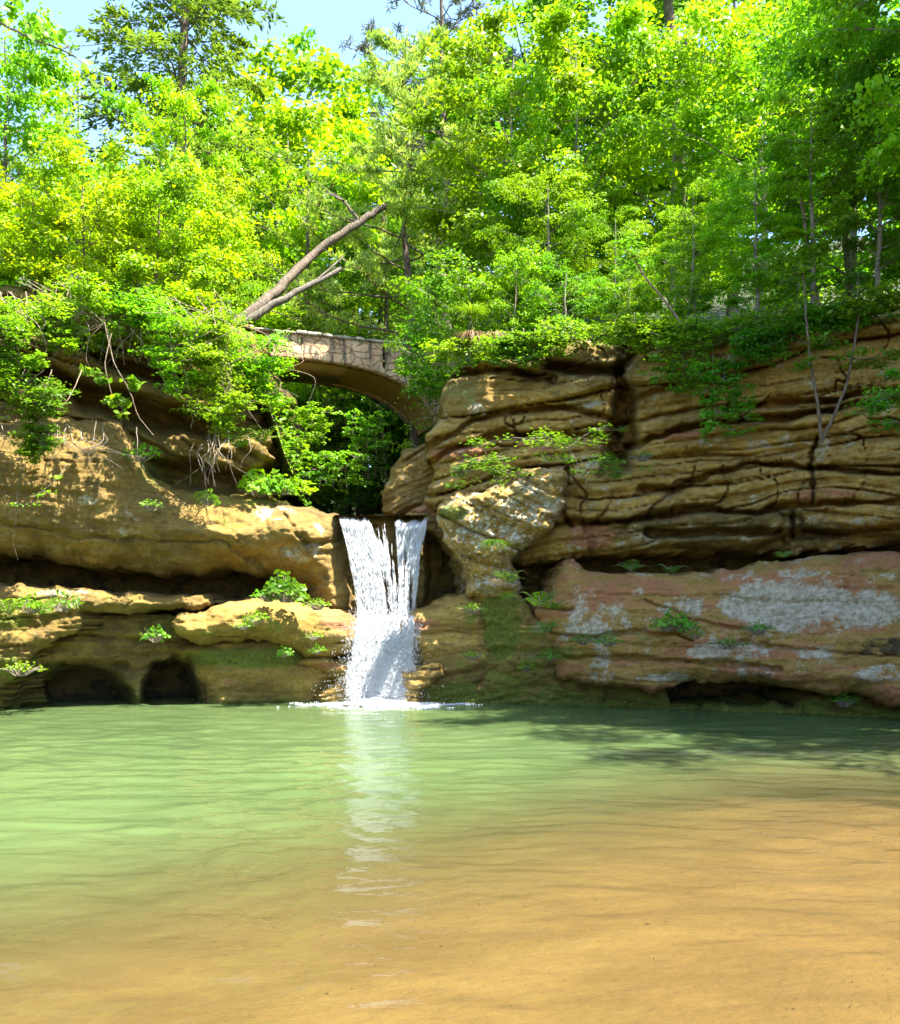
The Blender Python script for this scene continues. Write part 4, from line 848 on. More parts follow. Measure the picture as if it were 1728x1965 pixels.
# ------------------------------------------------------------------ free-form plants (stems and leaf sprays set point by point)
def freeplant(name, label, cat, stems, sprays, leafmat, leaf=.11, barkmat='bark_grey', group=None, seed=1, fine=False, up=.7, part='stem', lw=.6, droop=.3, leafpart='leaves'):
    """stems: (list of (px,py,Y), r0, r1); sprays: (px,py,Y, rx,ry px, n)"""
    rg = np.random.default_rng(seed)
    src = stems[0][0][0] if stems else sprays[0][:3]; base = W3(src[0], src[1], src[2])
    root = empty(name, base); tag(root, label, cat, group)
    ts = []
    for (pts, r0, r1) in stems:
        P = np.array([W3(*p) for p in pts])
        t = np.linspace(0, 1, len(P)); n = max(6, len(P)*5); tt = np.linspace(0, 1, n)
        Q = np.stack([np.interp(tt, t, P[:, k]) for k in range(3)], 1)
        for _ in range(2): Q[1:-1] = (Q[:-2]+Q[1:-1]*2+Q[2:])/4
        Q[1:-1] += rg.normal(0, max(r0*.13, .004), Q[1:-1].shape)
        ts.append(tube(Q, np.linspace(r0, r1, n), 6))
    pv = []; nv = []
    for (x, y, Yd, rx, ry, n) in sprays:
        c = W3(x, y, Yd); s = Yd/F; nb = max(3, n//16)
        br = c+rg.normal(0, .5, (nb, 3))*np.array([rx*s, rx*s*.8, ry*s])
        ci = rg.integers(0, nb, n); g = rg.normal(0, 1, (n, 3))*np.array([.11, .11, .035])*max(.6, min(2, rx*s*2))
        pv.append(br[ci]+g); nv.append(rg.normal(0, 1-up, (n, 3))+np.array([0, -.15, up]))
        for q in br[:24]:
            ts.append(tube(np.array([c+(q-c)*.0, c+(q-c)*.5+rg.normal(0, .02, 3), q]), [.008, .006, .003], 3))
    if ts:
        v, f = join_tubes(ts); link(part, mesh_np(part, v-base, f, True), M[barkmat], root)
    if pv:
        P = np.concatenate(pv)-base; N = np.concatenate(nv); L = leaf*rg.uniform(.7, 1.25, len(P)); V, f = leaves(P, N, L, L*lw, rg, droop, fine)
        link(leafpart, mesh_np(leafpart, V, f), M[leafmat], root)
    return root
# leaning trunks above the bridge
freeplant('leaning_trunk', 'grey dead trunk leaning right, nearer one just above the bridge parapet', 'fallen tree', [([(440, 640, 23.5), (500, 600, 23.8), (560, 565, 24.2), (655, 516, 25)], .14, .07), ([(560, 565, 24.2), (600, 545, 24.5), (660, 492, 25)], .05, .03)], [], 'leaf_mid', barkmat='bark_dim', part='trunk')
freeplant('leaning_trunk', 'thicker leaning trunk ending in a splay of bare twigs, farther from the bridge', 'fallen tree', [([(440, 632, 24.6), (500, 585, 25.2), (530, 560, 25.8), (600, 488, 27), (690, 425, 27.5), (740, 395, 28)], .17, .11), ([(690, 425, 27.5), (660, 385, 27.5), (605, 360, 30)], .06, .02), ([(690, 425, 27.5), (645, 415, 30), (610, 395, 30)], .04, .015),
     ([(660, 385, 27.5), (640, 370, 30), (600, 385, 30)], .035, .012), ([(690, 420, 27.5), (665, 435, 30), (640, 425, 30)], .03, .01), ([(640, 375, 30), (610, 350, 30.2), (585, 345, 30)], .025, .01)], [], 'leaf_mid', barkmat='bark', part='trunk')
# dark forked trunk top right
freeplant('forked_tree', 'tall tree with a dark forked trunk, its crown above the top edge at right', 'tree', [([(1310, 640, 29.5), (1308, 400, 29.5), (1305, 150, 29.5), (1285, 30, 29.5), (1270, -160, 29), (1250, -420, 29)], .22, .12), ([(1305, 150, 29.5), (1325, 60, 29.5), (1335, -160, 29)], .14, .10), ([(1300, 90, 29.5), (1345, 40, 29.5), (1360, -240, 29)], .10, .06)],
     [(1250, -330, 29, 250, 150, 2600), (1320, -60, 29, 150, 50, 900), (1200, -20, 29.5, 100, 50, 700)], 'leaf_green', leaf=.22, barkmat='bark', part='trunk', leafpart='crown')
for (px, Y, top, key, label) in [(1850, 16.0, -620, 'beech', 'nearest beech of the right bank, leaning in over the right border'), (2080, 14.8, -850, 'round', 'big tree added for shade on the right bank, just outside the right border'), (2400, 13.0, -1000, 'maple', 'unseen tall maple farther along the right bank, added to shade the pool')]:
    tree('broadleaf_tree', key, px, Y, top, label, 'leaf_spring' if px < 1900 else 'leaf_mid', z=8.3, wide=.8, bark='bark_grey', group='trees on the right bank beside the pool')  # added at and beyond the right border to shade the far water
for (px, Y, H, key, label) in [(2750, 10.6, 12, 'beech', 'unseen tall beech on the right bank, added to shade the pool'), ]:
    tree('broadleaf_tree', key, px, Y, 0, label, 'leaf_mid', z=8.2, H=H, wide=.75, bark='bark_grey', group='trees on the right bank beside the pool')  # out of view, added for its shade on the pool
# banks carrying on beside the pool, beyond both borders
for sx in (1, -1):
    gx, gy = np.meshgrid(np.arange(8.6, 44, .5), np.arange(-9, 18.1 if sx > 0 else 19, .5))
    e_ = gx-(9.6+.8*(fbm(gy*.35, gx*.1, sx+2, 71, 3)-.5)*2)-.12*np.clip(10-gy, 0, 20)*0
    gz = -1.9+10.1*sstep(0, 1.6, e_)+1.2*(fbm(gx*.5, gy*.5, 0, 72, 4)-.5)+.12*np.clip(gx-11, 0, 40)
    idx = np.arange(gx.size).reshape(gx.shape); q = np.stack([idx[:-1, :-1], idx[:-1, 1:], idx[1:, 1:], idx[1:, :-1]], -1).reshape(-1, 4)
    if sx < 0: q = q[:, ::-1]
    tag(link('bank', mesh_np('bank', np.stack([gx*sx, gy, gz], -1), q, True), M['floor']), 'steep earthy bank beside the pool', kind='structure')
# slim stems on the right ledge
freeplant('twin_stem_sapling', 'twin stemmed sapling rooted on the lichen ledge of the right cliff', 'sapling',
     [([(1577, 850, 17.2), (1572, 790, 17.1), (1560, 720, 17.1), (1550, 640, 17.0), (1545, 570, 17.0), (1540, 500, 17)], .035, .016), ([(1577, 845, 17.2), (1600, 800, 17.1), (1625, 740, 17.0), (1635, 690, 17), (1650, 600, 17), (1645, 540, 17)], .034, .014)],
     [(1540, 520, 17, 60, 25, 260), (1500, 600, 17, 40, 14, 160), (1640, 590, 17, 60, 20, 300), (1600, 660, 17, 50, 12, 200), (1660, 690, 16.9, 50, 12, 200), (1560, 700, 17, 30, 8, 90)], 'leaf_mid', leaf=.12, barkmat='bark', seed=3)
freeplant('bare_stem', 'slim bare orange brown stem standing behind the right brow', 'sapling', [([(1585, 640, 18.6), (1565, 560, 18.6), (1552, 480, 18.6), (1540, 400, 18.6), (1530, 330, 18.6)], .05, .03)], [(1530, 320, 18.6, 50, 30, 300)], 'leaf_spring', leaf=.12, barkmat='bark_pale', seed=4)
freeplant('bare_stem', 'thin leaning stem crossing the foliage left of the right brow stems', 'sapling', [([(1320, 640, 19), (1280, 580, 19), (1240, 535, 19), (1220, 500, 19)], .03, .018)], [(1220, 490, 19, 50, 30, 260)], 'leaf_mid', leaf=.12, barkmat='bark_pale', seed=5)
freeplant('bare_stem', 'dark upright trunk between the saplings at far right', 'sapling', [([(1640, 600, 19.2), (1628, 520, 19.2), (1622, 450, 19.2), (1640, 380, 19.2)], .07, .05)], [(1640, 360, 19.2, 60, 30, 300)], 'leaf_mid', leaf=.12, barkmat='bark', seed=6)
freeplant('overhanging_branch', 'leafy layered branch reaching in from the right border over the cliff', 'branch', [([(1900, 700, 15.5), (1800, 735, 15.4), (1728, 755, 15.3), (1670, 775, 15.3)], .03, .008)],
     [(1720, 760, 15.3, 60, 16, 420), (1680, 785, 15.3, 40, 10, 200), (1715, 720, 15.3, 30, 10, 160), (1728, 810, 15.3, 40, 12, 260)], 'leaf_mid', leaf=.085, seed=7)
freeplant('ledge_sapling', 'layered maple like sapling on the ledge right of the lichen boulder', 'sapling', [([(1130, 935, 19.4), (1110, 890, 19.2), (1090, 860, 19.1), (1060, 835, 19)], .016, .006), ([(1110, 890, 19.2), (1150, 880, 19), (1190, 905, 18.9)], .01, .004), ([(1090, 860, 19.1), (1130, 830, 19), (1170, 815, 19)], .01, .004)],
     [(1050, 840, 19, 50, 10, 240), (1085, 850, 19, 50, 10, 180), (1150, 825, 19, 30, 12, 130), (1060, 875, 19, 40, 10, 150), (1165, 885, 18.9, 40, 10, 170), (1185, 908, 18.9, 36, 8, 140), (1140, 905, 18.9, 36, 8, 110)], 'leaf_mid', leaf=.10, seed=8, up=.85)
freeplant('ledge_sapling', 'darker drooping sapling on the ledge above the lichen boulder', 'sapling', [([(960, 935, 19.6), (940, 900, 19.5), (930, 860, 19.4)], .016, .006)],
     [(925, 852, 19.4, 36, 7, 90), (925, 885, 19.3, 50, 12, 260), (960, 905, 19.3, 40, 14, 240), (890, 905, 19.2, 30, 12, 130), (880, 932, 19.2, 20, 8, 80), (970, 880, 19.4, 20, 8, 70)], 'leaf_green', leaf=.10, seed=9, up=.85)
# shoots spilling over the right cliff
for i, (x, y, a, lab) in enumerate([(1310, 690, 130, 'long leafy shoots spilling over the right cliff beside the cleft'), (1390, 740, 170, 'longest green shoots hanging over the middle of the right cliff'), (1240, 660, 60, 'short hanging leaves at the head of the dark cleft'), (1460, 680, 60, 'short leafy shoots on the brow left of the twin stems'), (1005, 690, 60, 'trailing leaves and roots over the broken brow rocks'), (1600, 640, 40, 'leafy shoots on the brow behind the twin stems')]):
    Yd = float(base_depth(x))-.45; yt = y-40
    freeplant('hanging_shoots', lab, 'plant', [([(x+j*22, yt-20, Yd+.5), (x+j*20, yt+20, Yd), (x+j*16, yt+a*(.5+.15*j*j), Yd)], .008, .003) for j in (-1, 0, 1)],
         [(x+j*24+rg.normal(0, 6), yt+a*k/5*(1-.2*abs(j)), Yd, 24, 11, 110) for j in (-1.4, -.5, .4, 1.3) for k in range(5)], 'leaf_green' if i % 2 else 'leaf_mid', leaf=.095, group='shoots hanging over the right cliff', seed=20+i)
for i, (x, y, rx, ry, n, Yd, mat, lab) in enumerate([
    (812, 690, 36, 60, 2600, 24.4, 'leaf_spring', 'bright leaves hanging over the right end of the bridge parapet'),
    (835, 735, 34, 26, 900, 22.6, 'leaf_green', 'dark leaves below the right end of the bridge at the cliff corner'),
    (880, 670, 50, 20, 1100, 21.0, 'leaf_spring', 'sunlit leafy bush on the brow just left of the dead grass'),
    (1000, 668, 70, 20, 1300, 20.2, 'leaf_mid', 'leafy fringe on the brow right of the dead grass'),
    (1120, 640, 70, 22, 1200, 20.0, 'leaf_mid', 'leafy fringe on the brow over the broken rocks'),
    (1240, 640, 70, 24, 1300, 19.4, 'leaf_spring', 'bright leafy fringe at the top of the vertical cleft'),
    (1360, 640, 80, 28, 1700, 18.8, 'leaf_mid', 'thick leafy fringe in the middle of the right brow'),
    (1480, 620, 80, 26, 1400, 18.2, 'leaf_mid', 'leafy fringe on the brow left of the slim stems'),
    (1610, 600, 80, 22, 1200, 17.4, 'leaf_green', 'shaded leafy fringe on the brow behind the twin stems'),
    (1720, 570, 60, 26, 1100, 16.8, 'leaf_mid', 'leafy fringe on the brow at the right border')]):
    freeplant('brow_bush', lab, 'bush', [([(x+j*rx*.5, y-ry*.4, Yd+.5), (x+j*rx*.6, y, Yd+.1), (x+j*rx*.9, y+ry*.6, Yd)], .012, .004) for j in (-1, 0, 1)],
        [(x+j*rx, y+k*ry*.7, Yd, rx*.55, ry*.6, n//8) for j in (-.9, -.3, .3, .9) for k in (-.6, .5)], mat, leaf=.105, group='bushes along the brow of the right cliff', seed=120+i, up=.75)
# left bank: hanging shrubs, vines, roots
HL = 'growth hanging down the left cliff'
def lY(x): return float(base_depth(x))
for i, (x0, y0, x1, y1, dens, mat, lab) in enumerate([
    (400, 640, 420, 800, 900, 'leaf_spring', 'yellow green shrub hanging down in front of the left cliff to the ledge'),
    (478, 680, 505, 760, 800, 'leaf_spring', 'bright shrub covering the left haunch of the bridge'),
    (340, 620, 330, 740, 500, 'leaf_spring', 'thin hanging shrub over the middle of the dark overhang'),
    (450, 740, 430, 790, 420, 'leaf_spring', 'low branches drooping under the bridge shrub'),
    (30, 610, 20, 740, 900, 'leaf_spring', 'dense green growth hanging at the left border'),
    (120, 590, 100, 650, 700, 'leaf_spring', 'mixed green and straw growth on the brow at far left'),
    (60, 760, 60, 860, 900, 'leaf_mid', 'feathery weeds draped over the left end of the rounded ledge'),
    (250, 590, 260, 620, 600, 'leaf_spring', 'fringe of shrub leaves on the edge over the dark overhang'),
    (370, 590, 400, 640, 700, 'leaf_yellow', 'yellow fringe of leaves left of the bridge parapet')]):
    Yd = lY((x0+x1)/2)-((1.25 if i not in (5, 7) else .5) if i not in (1, 3, 8) else .2); n = 7; sp = []; st = []
    g = np.random.default_rng(50+i)
    for k in range(n):
        t = k/(n-1); wd = 62*(1-.45*t)
        for j in range(2): sp.append((x0+(x1-x0)*t+g.normal(0, wd*.6), y0-20+(y1-y0+20)*t+g.normal(0, 8), Yd+g.normal(0, .12), wd*.66, 18, dens//(2 if i in (0, 1, 3, 4, 5, 8) else 3)))
    for j in range(7):
        st.append(([(x0+g.normal(0, 40), y0-50, Yd+.5), (x0+g.normal(0, 50), y0+10, Yd), (x1+g.normal(0, 40), (y0+y1)/2, Yd), (x1+g.normal(0, 45), y1+g.uniform(0, 25), Yd+.05)], .011, .004))
    freeplant('hanging_shrub', lab, 'shrub', st, sp, mat, leaf=.085, barkmat='bark_pale', group=HL, seed=60+i)
for i, (x, y, rx, ry, n, Yd, mat, lab) in enumerate([
    (520, 790, 34, 34, 1500, 24.6, 'leaf_spring', 'sunlit bush at the gorge corner under the left haunch of the bridge'),
    (548, 872, 30, 30, 1200, 24.2, 'leaf_spring', 'yellow green bush halfway down the left wall of the gorge'),
    (585, 815, 40, 36, 1700, 25.0, 'leaf_spring', 'bright leafy bush in the gorge below the crown of the arch'),
    (540, 935, 44, 14, 900, 22.4, 'leaf_yellow', 'sunlit low leaves on the ledge crest where the gorge begins'),
    (705, 830, 30, 40, 1200, 25.2, 'leaf_mid', 'hemlock like sprays hanging from the right wall of the gorge'),
    (640, 900, 44, 36, 1300, 24.6, 'leaf_mid', 'leafy sprays low in the gorge just above the falls'),
    (720, 885, 22, 34, 700, 26.0, 'leaf_green', 'dark drooping sprays beside the lichen covered gorge rock')]):
    freeplant('gorge_bush', lab, 'bush', [([(x+j*rx*.6, y+ry, Yd+.3), (x+j*rx*.5, y, Yd+.1), (x+j*rx*.9, y-ry*.6, Yd)], .014, .004) for j in (-1, 0, 1)],
        [(x+j*rx, y+k*ry*.8, Yd+.5*k, rx*.55, ry*.4, n//12) for j in (-.9, -.3, .3, .9) for k in (-.8, 0, .8)], mat, leaf=.11, group='bushes at the mouth of the gorge', seed=150+i, up=.7)
def twigs(label, x, y, w, h, n, seed, mat='bark', name='hanging_roots', cat='roots', r=.008, dY=-.35):
    g = np.random.default_rng(seed); st = []
    for k in range(n):
        a = x+g.normal(0, w*.4); b_ = a+g.normal(0, w*.35); l = h*g.uniform(.4, 1.1); Yd = lY(x)+dY+g.normal(0, .1)
        st.append(([(a, y-15+g.normal(0, 14), Yd+.35), (a+g.normal(0, 8), y+l*.25, Yd), ((a+b_)/2+g.normal(0, 14), y+l*.6, Yd), (b_, y+l, Yd+.05)], r*g.uniform(.6, 1.5), .003))
    return freeplant(name, label, cat, st, [], 'straw', barkmat=mat, seed=seed, group=HL)
twigs('tangle of straw coloured roots hanging from the brow at far left', 100, 590, 110, 90, 26, 81, mat='bark')
twigs('pale roots hanging over the dark overhang left of the shrub', 230, 610, 90, 110, 12, 82, mat='bark_grey')
twigs('brown dangling twigs among the yellow leaves near the bridge', 370, 590, 120, 70, 26, 83, mat='bark')
twigs('dead grey twigs drooping to the top of the rounded ledge', 410, 850, 60, 90, 18, 84, dY=-.5, mat='bark_grey')
twigs('dry brown grass and twigs draped over the left of the rounded ledge', 130, 835, 130, 60, 22, 85, dY=-.9, mat='bark_grey')
freeplant('vine', 'long crooked grey vine hanging across the dark overhang', 'vine', [([(190, 560, 18.6), (205, 640, 18.4), (220, 700, 18.4), (250, 750, 18.4), (265, 800, 18.4), (295, 835, 18.4)], .014, .006), ([(200, 620, 18.4), (170, 650, 18.4), (165, 690, 18.4), (180, 720, 18.4)], .01, .004)], [], 'leaf_mid', barkmat='bark_pale', group=HL, seed=90)
freeplant('vine', 'thin dark vine trailing down the left end of the rounded ledge', 'vine', [([(60, 870, 17.3), (35, 920, 17.2), (30, 1000, 17.2), (25, 1040, 17.2), (35, 1075, 17.3)], .007, .003)], [], 'leaf_mid', barkmat='bark', group=HL, seed=91)
freeplant('broadleaf_vine', 'vine with broad bright green leaves over the dark overhang', 'vine', [([(215, 640, 18.2), (200, 700, 18.1), (215, 760, 18.1), (240, 790, 18.1)], .012, .005)],
     [(190, 720, 18.1, 30, 10, 26), (215, 765, 18.1, 40, 14, 44), (245, 735, 18.1, 30, 10, 26), (235, 790, 18.1, 16, 8, 12), (165, 712, 18.1, 8, 4, 6)], 'leaf_mid', leaf=.20, barkmat='bark_pale', group=HL, seed=92, fine=True, up=.45)
freeplant('trailing_ivy', 'yellow green creeper trailing down the shaded left boulder face', 'vine', [([(130, 890, 17.4), (110, 920, 17.3), (70, 950, 17.2), (30, 985, 17.2)], .008, .003)], [(110, 915, 17.3, 16, 6, 30), (80, 945, 17.2, 20, 6, 36), (45, 970, 17.2, 16, 6, 28)], 'leaf_spring', leaf=.06, group=HL, seed=93)

# ------------------------------------------------------------------ small plants on the ledges: prototypes, then copies
def proto_herb(seed, n, leaf, R, H, lw=.7, fine=True):
    g = np.random.default_rng(seed); P = []; N = []; ts = []
    for k in range(n):
        az = g.random()*2*PI; r = R*math.sqrt(g.random()); z = H*(1-.6*(r/R)**2)*g.uniform(.45, 1)
        r *= .55+.75*vn(az*1.3, seed, 0, 3); z = z*g.uniform(.5, 1.25)-.25*H*(math.sin(az) < 0)*g.random(); p = np.array([math.cos(az)*r, math.sin(az)*r, z]); P.append(p); N.append(np.array([math.cos(az)*.6, math.sin(az)*.6-.3, .8])+g.normal(0, .5, 3))
        if k % 3 == 0: ts.append(tube(np.array([[p[0]*.2, p[1]*.2, -.04], p*np.array([.6, .6, .6]), p]), [.006, .004, .003], 4))
    L = leaf*g.uniform(.7, 1.2, n); V, f = leaves(np.array(P), np.array(N), L, L*lw, g, .2, fine); tv, tf = join_tubes(ts)
    return mesh_np('stems', tv, tf, True), mesh_np('leaves', V, f)
def proto_fern(seed, n, R, H):
    g = np.random.default_rng(seed); Pv = []; Fv = []; ts = []; o = 0
    for k in range(n):
        az = k*2.399+g.normal(0, .2); l = R*g.uniform(.7, 1.1); hh = H*g.uniform(.5, 1.1); m_ = 14
        t = np.linspace(0, 1, m_); pt = np.stack([np.cos(az)*l*t, np.sin(az)*l*t, hh*np.sin(t*2.3)], 1); ts.append(tube(pt, np.linspace(.006, .002, m_), 4))
        s = np.array([-math.sin(az), math.cos(az), 0]); T = np.gradient(pt, axis=0); T /= np.linalg.norm(T, axis=1, keepdims=True)
        for i in range(1, m_):
            wl = .34*l*math.sin(min(1, t[i]*1.15+.12)*PI)**.8+.01; wd = l/m_*.42
            for sg in (-1, 1):
                a = pt[i]; e = a+s*sg*wl+T[i]*wl*.35-np.array([0, 0, wl*.2]); mdl = a+(e-a)*.45
                Pv += [a-T[i]*wd*.3, mdl-T[i]*wd+np.array([0, 0, .004]), e, mdl+T[i]*wd+np.array([0, 0, .004])]; Fv.append((o, o+1, o+2, o+3)); o += 4
    tv, tf = join_tubes(ts); return mesh_np('stems', tv, tf, True), mesh_np('fronds', np.array(Pv), np.array(Fv))
def proto_grass(seed, n, R, H, drp=1.0):
    g = np.random.default_rng(seed); V = []; Fq = []; o = 0
    for k in range(n):
        az = g.random()*2*PI; r = R*.25*g.random(); p = np.array([math.cos(az)*r, math.sin(az)*r, -.03]); l = H*g.uniform(.5, 1.1); ln = R*g.uniform(.2, 1); wd = g.uniform(.003, .007)
        s = np.array([-math.sin(az), math.cos(az), 0]); m_ = 6
        for i in range(m_):
            t = i/(m_-1); c = p+np.array([math.cos(az)*ln*t, math.sin(az)*ln*t, l*(t-drp*t*t*.8)]); w_ = wd*(1-t*.9); V += [c-s*w_, c+s*w_]
            if i: Fq.append((o+2*i-2, o+2*i-1, o+2*i+1, o+2*i))
        o += 2*m_
    return mesh_np('blades', np.array(V), np.array(Fq))
HERB = [proto_herb(1, 230, .10, .34, .36), proto_herb(2, 120, .065, .24, .22, .6), proto_herb(3, 110, .04, .22, .14, .7)]
FERN = [proto_fern(4, 11, .36, .22), proto_fern(5, 8, .26, .14)]
GRASS = [proto_grass(6, 130, .22, .30, 1.0), proto_grass(7, 160, .30, .16, 2.2)]
def small(kind, v, px, py, Yd, s, mat, label, group=None, rz=0, name=None, cat='plant'):
    o = empty(name or {'h': 'leafy_plant', 'f': 'fern', 'g': 'grass_tuft'}[kind], W3(px, py, Yd)); o.rotation_euler.z = rz or px*.37; o.scale = (s, s, s)
    tag(o, label, {'h': 'plant', 'f': 'fern', 'g': 'grass'}[kind] if cat == 'plant' else cat, group)
    if kind == 'g': link('blades', with_mat(GRASS[v], M[mat]), None, o)
    else:
        st, lf = (HERB if kind == 'h' else FERN)[v]; link('stems', with_mat(st, M['bark_grey']), None, o); link('leaves' if kind == 'h' else 'fronds', with_mat(lf, M[mat]), None, o)
    return o
GP = 'small plants growing on the rock ledges'
for (kd, v, px, py, dY, s, mat, lab) in [
    ('h', 0, 548, 1150, -1.2, 1.35, 'leaf_mid', 'bright bushy plant in the mouth of the left cleft beside the falls'),
    ('h', 1, 515, 1150, -1.1, 1.1, 'leaf_mid', 'smaller leaves at the left foot of the bright cleft plant'),
    ('h', 2, 610, 1165, -1.25, 1.3, 'leaf_spring', 'pale low leaves right of the bright cleft plant'),
    ('h', 1, 490, 1192, -1.45, .9, 'leaf_spring', 'small leafy tuft in the middle of the golden slab'),
    ('h', 2, 470, 1205, -1.45, .9, 'leaf_spring', 'tiny leaves left of the tuft on the golden slab'),
    ('h', 2, 605, 1225, -1.4, 1.0, 'leaf_spring', 'small leaves under the right end of the golden slab'),
    ('h', 1, 545, 1258, -1.05, .8, 'leaf_mid', 'green sprig on the mossy shoulder of the brown boulder'),
    ('h', 1, 608, 1252, -1.2, .7, 'leaf_mid', 'sprig over the wet rock by the foot of the falls'),
    ('h', 1, 300, 1228, -.2, 1.2, 'leaf_mid', 'plant above the small cave in the left rock face'),
    ('h', 1, 60, 1172, -.85, 1.2, 'leaf_mid', 'leafy plant on the left rock shelf below the lichen lip'),
    ('h', 1, 120, 1168, -.85, 1.3, 'leaf_mid', 'second leafy plant on the left rock shelf, nearer the dark slit'),
    ('f', 0, 15, 1178, -.9, 1.0, 'leaf_mid', 'fern on the left rock shelf cut by the photo edge'),
    ('h', 2, 40, 1290, -.8, 1.5, 'leaf_spring', 'mossy leaves low at the left border above the dark cave'),
    ('h', 2, 290, 975, -.7, 1.2, 'leaf_mid', 'small green leaves on the shaded face of the rounded ledge'),
    ('h', 1, 400, 965, -.6, 1.1, 'leaf_mid', 'little plant on top of the rounded ledge under the dead twigs'),
    ('h', 0, 495, 948, .5, 1.3, 'leaf_spring', 'sunlit leafy clump on the crest of the rounded ledge'),
    ('h', 0, 535, 945, .7, 1.1, 'leaf_spring', 'sunlit leaves right of the clump on the ledge crest'),
    ('f', 0, 455, 860, .3, 1.3, 'leaf_mid', 'fern in the cleft under the bridge shrub'),
    ('f', 0, 500, 850, .4, 1.3, 'leaf_mid', 'fern beside the brown bed at the gorge corner'),
    ('h', 1, 270, 880, -.5, 1.3, 'leaf_spring', 'yellow green plant on the left corner of the rounded ledge'),
    ('f', 0, 975, 1120, -1.3, .95, 'leaf_mid', 'fern hanging at the foot of the lichen boulder'),
    ('f', 1, 972, 1152, -1.2, 1.0, 'leaf_mid', 'small fern just below the fern of the lichen boulder'),
    ('f', 0, 1035, 1165, -1.3, 1.1, 'leaf_mid', 'bright fern at the corner of the red ledge'),
    ('f', 1, 1060, 1170, -1.3, 1.2, 'leaf_mid', 'fern overlapping the left end of the red ledge'),
    ('f', 0, 1050, 1215, -1.3, .8, 'leaf_mid', 'fern below the corner of the red ledge on the mossy buttress'),
    ('h', 1, 1055, 1265, -1.2, .9, 'leaf_mid', 'plant with a few pale leaves low under the red ledge corner'),
    ('h', 1, 1012, 1285, -1.1, .8, 'leaf_mid', 'sprig with a hanging stem low on the mossy buttress'),
    ('h', 2, 905, 1262, -1.3, 1.0, 'leaf_spring', 'yellow green leaves under the orange wet ledge'),
    ('h', 2, 905, 1172, -1.3, 1.1, 'leaf_spring', 'sunlit moss leaves on the right end of the orange wet ledge'),
    ('h', 1, 1285, 1205, -1.45, 1.4, 'leaf_green', 'broad green mat of leaves in the middle of the red ledge'),
    ('h', 1, 1310, 1208, -1.45, 1.2, 'leaf_green', 'leaves right of the green mat on the red ledge'),
    ('h', 2, 1455, 1212, -1.35, 1.2, 'leaf_green', 'thin green strip of leaves under the pale patch of the red ledge'),
    ('h', 2, 1397, 1240, -1.45, 1.2, 'leaf_mid', 'tiny bright plant right of centre on the red ledge'),
    ('h', 2, 1170, 1235, -1.3, 1.2, 'leaf_mid', 'small leaves on the left lower step of the red ledge'),
    ('h', 2, 1120, 1232, -1.3, 1.2, 'leaf_mid', 'small leaves under the lichen end of the red ledge'),
    ('h', 2, 1335, 1222, -1.4, .9, 'leaf_spring', 'single yellow sprig between the mats on the red ledge'),
    ('f', 1, 1210, 1096, .1, 1.3, 'leaf_green', 'dark fern in the long shadowed cleft above the red ledge, left one'),
    ('f', 1, 1290, 1100, .1, 1.1, 'leaf_green', 'dark fern in the middle of the long cleft above the red ledge'),
    ('f', 1, 1505, 1070, -.3, .8, 'leaf_green', 'fern at the right end of the long cleft above the red ledge'),
    ('h', 2, 1620, 1350, -.6, 1.3, 'leaf_green', 'waterline leaves right of the low dark cave'),
    ('h', 2, 1235, 880, -.5, 1.1, 'leaf_green', 'small plant at the foot of the dark vertical cleft'),
]:
    small(kd, v, px, py, float(base_depth(px))+dY, s*1.25, mat, lab, GP)
GG = 'grass tufts on the rocks'
for (v, px, py, dY, s, mat, lab) in [
    (1, 948, 1035, -1.75, 1.5, 'leaf_mid', 'green grass tuft hanging from the face of the lichen boulder'),
    (1, 958, 1110, -1.5, 1.1, 'straw', 'dry straw tuft at the foot of the lichen boulder'),
    (1, 905, 640, .2, 2.2, 'straw', 'thatch of dead brown grass on the brow right of the bridge'),
    (1, 950, 640, .3, 1.9, 'straw', 'smaller dead grass patch right of the brown thatch on the brow'),
    (1, 1020, 1250, -1.25, 1.0, 'straw', 'dry roots on the mossy buttress beside the ferns'),
    (0, 170, 870, -.9, 1.6, 'straw', 'dry grass tuft at the left end of the rounded ledge'),
    (0, 90, 850, -.9, 1.8, 'leaf_mid', 'green grass tuft at the left end of the rounded ledge'),
    (0, 905, 600, .3, 2.4, 'leaf_mid', 'fresh grass growing above the brown thatch'),
]:
    small('g', v, px, py, float(base_depth(px))+dY, s, mat, lab, GG)

# ------------------------------------------------------------------ near branch at the upper left corner
freeplant('near_branch', 'near drooping branch with large sunlit leaves at the top left corner', 'branch',
     [([(-160, -30, 8), (-40, 20, 8), (30, 60, 8), (90, 85, 8), (130, 100, 8), (170, 130, 8)], .016, .004), ([(-40, 20, 8), (10, 15, 8), (40, -10, 8)], .008, .003), ([(130, 100, 8), (150, 110, 8), (175, 150, 8)], .005, .002)],
     [(20, 10, 8, 24, 14, 26), (55, 45, 8, 24, 12, 26), (85, 70, 8, 22, 10, 18), (130, 90, 8, 14, 8, 10), (165, 130, 8, 12, 12, 9), (-20, 40, 8, 30, 20, 24), (205, 160, 8, 5, 5, 3)], 'leaf_spring', leaf=.085, fine=True, up=.4, seed=95, lw=.7)
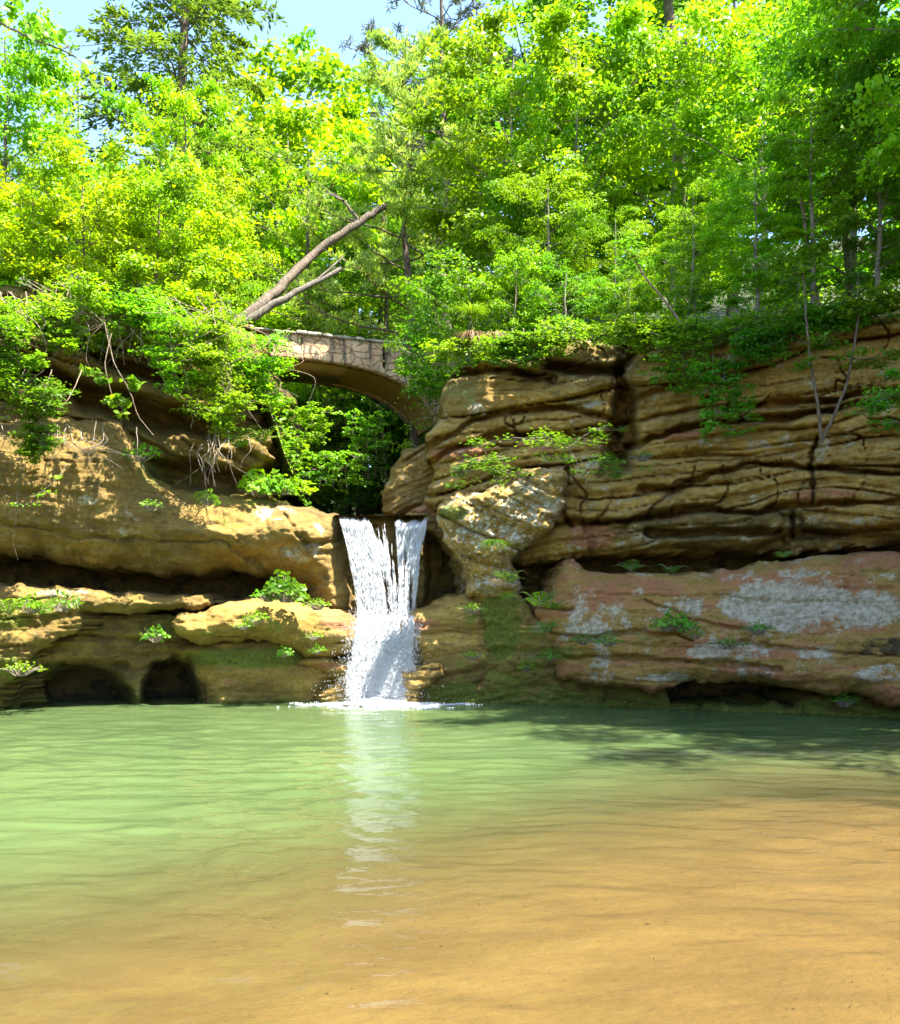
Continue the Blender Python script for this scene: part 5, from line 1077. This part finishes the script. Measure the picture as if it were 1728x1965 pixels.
# tiny litter afloat by the right cave
me = spindles(np.array([[0, 0, 0.]]), np.array([[1., 0, .3]]), np.array([.09]), np.array([.06]))
m = newmat('blue_plastic'); b = NB(m); p = b.n('BsdfPrincipled'); p.inputs['Base Color'].default_value = (.02, .12, .6, 1); p.inputs['Roughness'].default_value = .3; b.out(p.outputs[0])
tag(link('floating_litter', mesh_np('floating_litter', *me), m, loc=tuple(W3(1482, 1366, 18.1)*np.array([1, 1, 0])+np.array([0, 0, .02]))), 'tiny scrap of blue plastic floating by the dark cave at right', 'litter')

# moss and tiny ground leaves clinging to the rocks
P = np.concatenate(MOSS); g = np.random.default_rng(5); n = len(P); print('moss', n)
P = P+g.normal(0, .015, P.shape)-np.array([0, .02, 0]); L = g.uniform(.018, .05, n); V, f = leaves(P, g.normal(0, .5, (n, 3))+np.array([0, -.45, .7]), L, L*.7, g)
M['moss'] = leaf_mat('moss', (.09, .15, .012), (.25, .30, .02), (.15, .2, .015), .25)
tag(link('moss', mesh_np('moss', V, f), M['moss']), 'green and yellow moss and tiny leaves clinging to the rocks', kind='stuff')
# undergrowth on the banks
n = 210000; X = g.uniform(-20, 24, n); Y = g.uniform(16, 46, n); ok = (Y > base_depth(CX+F*X/Y)+.75) & (np.abs(X+1.5+.3*(Y-21)) > 1.6+.08*(Y-21)) & (fbm(X*.9, Y*.9, 0, 44, 3) > .40)
X, Y = X[ok], Y[ok]; n = len(X); Z = np.maximum(terr(X, Y), 0)+g.random(n)**1.5*.75*fbm(X*1.5, Y*1.5, 0, 45, 2)*1.6; L = g.uniform(.07, .16, n)
V, f = leaves(np.stack([X, Y, Z], 1), g.normal(0, .4, (n, 3))+np.array([0, -.2, .8]), L, L*.6, g, .3)
tag(link('undergrowth', mesh_np('undergrowth', V, f), M['leaf_mid']), 'low leafy undergrowth covering the ground on both banks', kind='stuff')

# twigs, pebbles and leaf scraps lying on the sand
n = 2600; X = g.uniform(-5, 8, n); Y = 2.5+g.random(n)**1.3*8; ok = fbm(X*.8, Y*1.2, 0, 61, 3) > .47; X, Y = X[ok], Y[ok]; n = len(X)
V, f = spindles(np.stack([X, Y, bed(X, Y)+.006], 1), g.normal(0, 1, (n, 3))*np.array([1, 1, .08]), g.uniform(.005, .02, n)**1*(1+2.5*g.random(n)**6), g.uniform(.004, .010, n))
m = newmat('bed_litter'); b = NB(m); p = b.n('BsdfPrincipled'); b.set(p.inputs['Base Color'], b.mix(b.n('NewGeometry').outputs['Random Per Island'], (.03, .02, .01), (.14, .09, .04))); p.inputs['Roughness'].default_value = .8; b.out(p.outputs[0])
tag(link('bed_litter', mesh_np('bed_litter', V, f), m), 'dark pebbles, twigs and leaf scraps on the sand bed', kind='stuff')
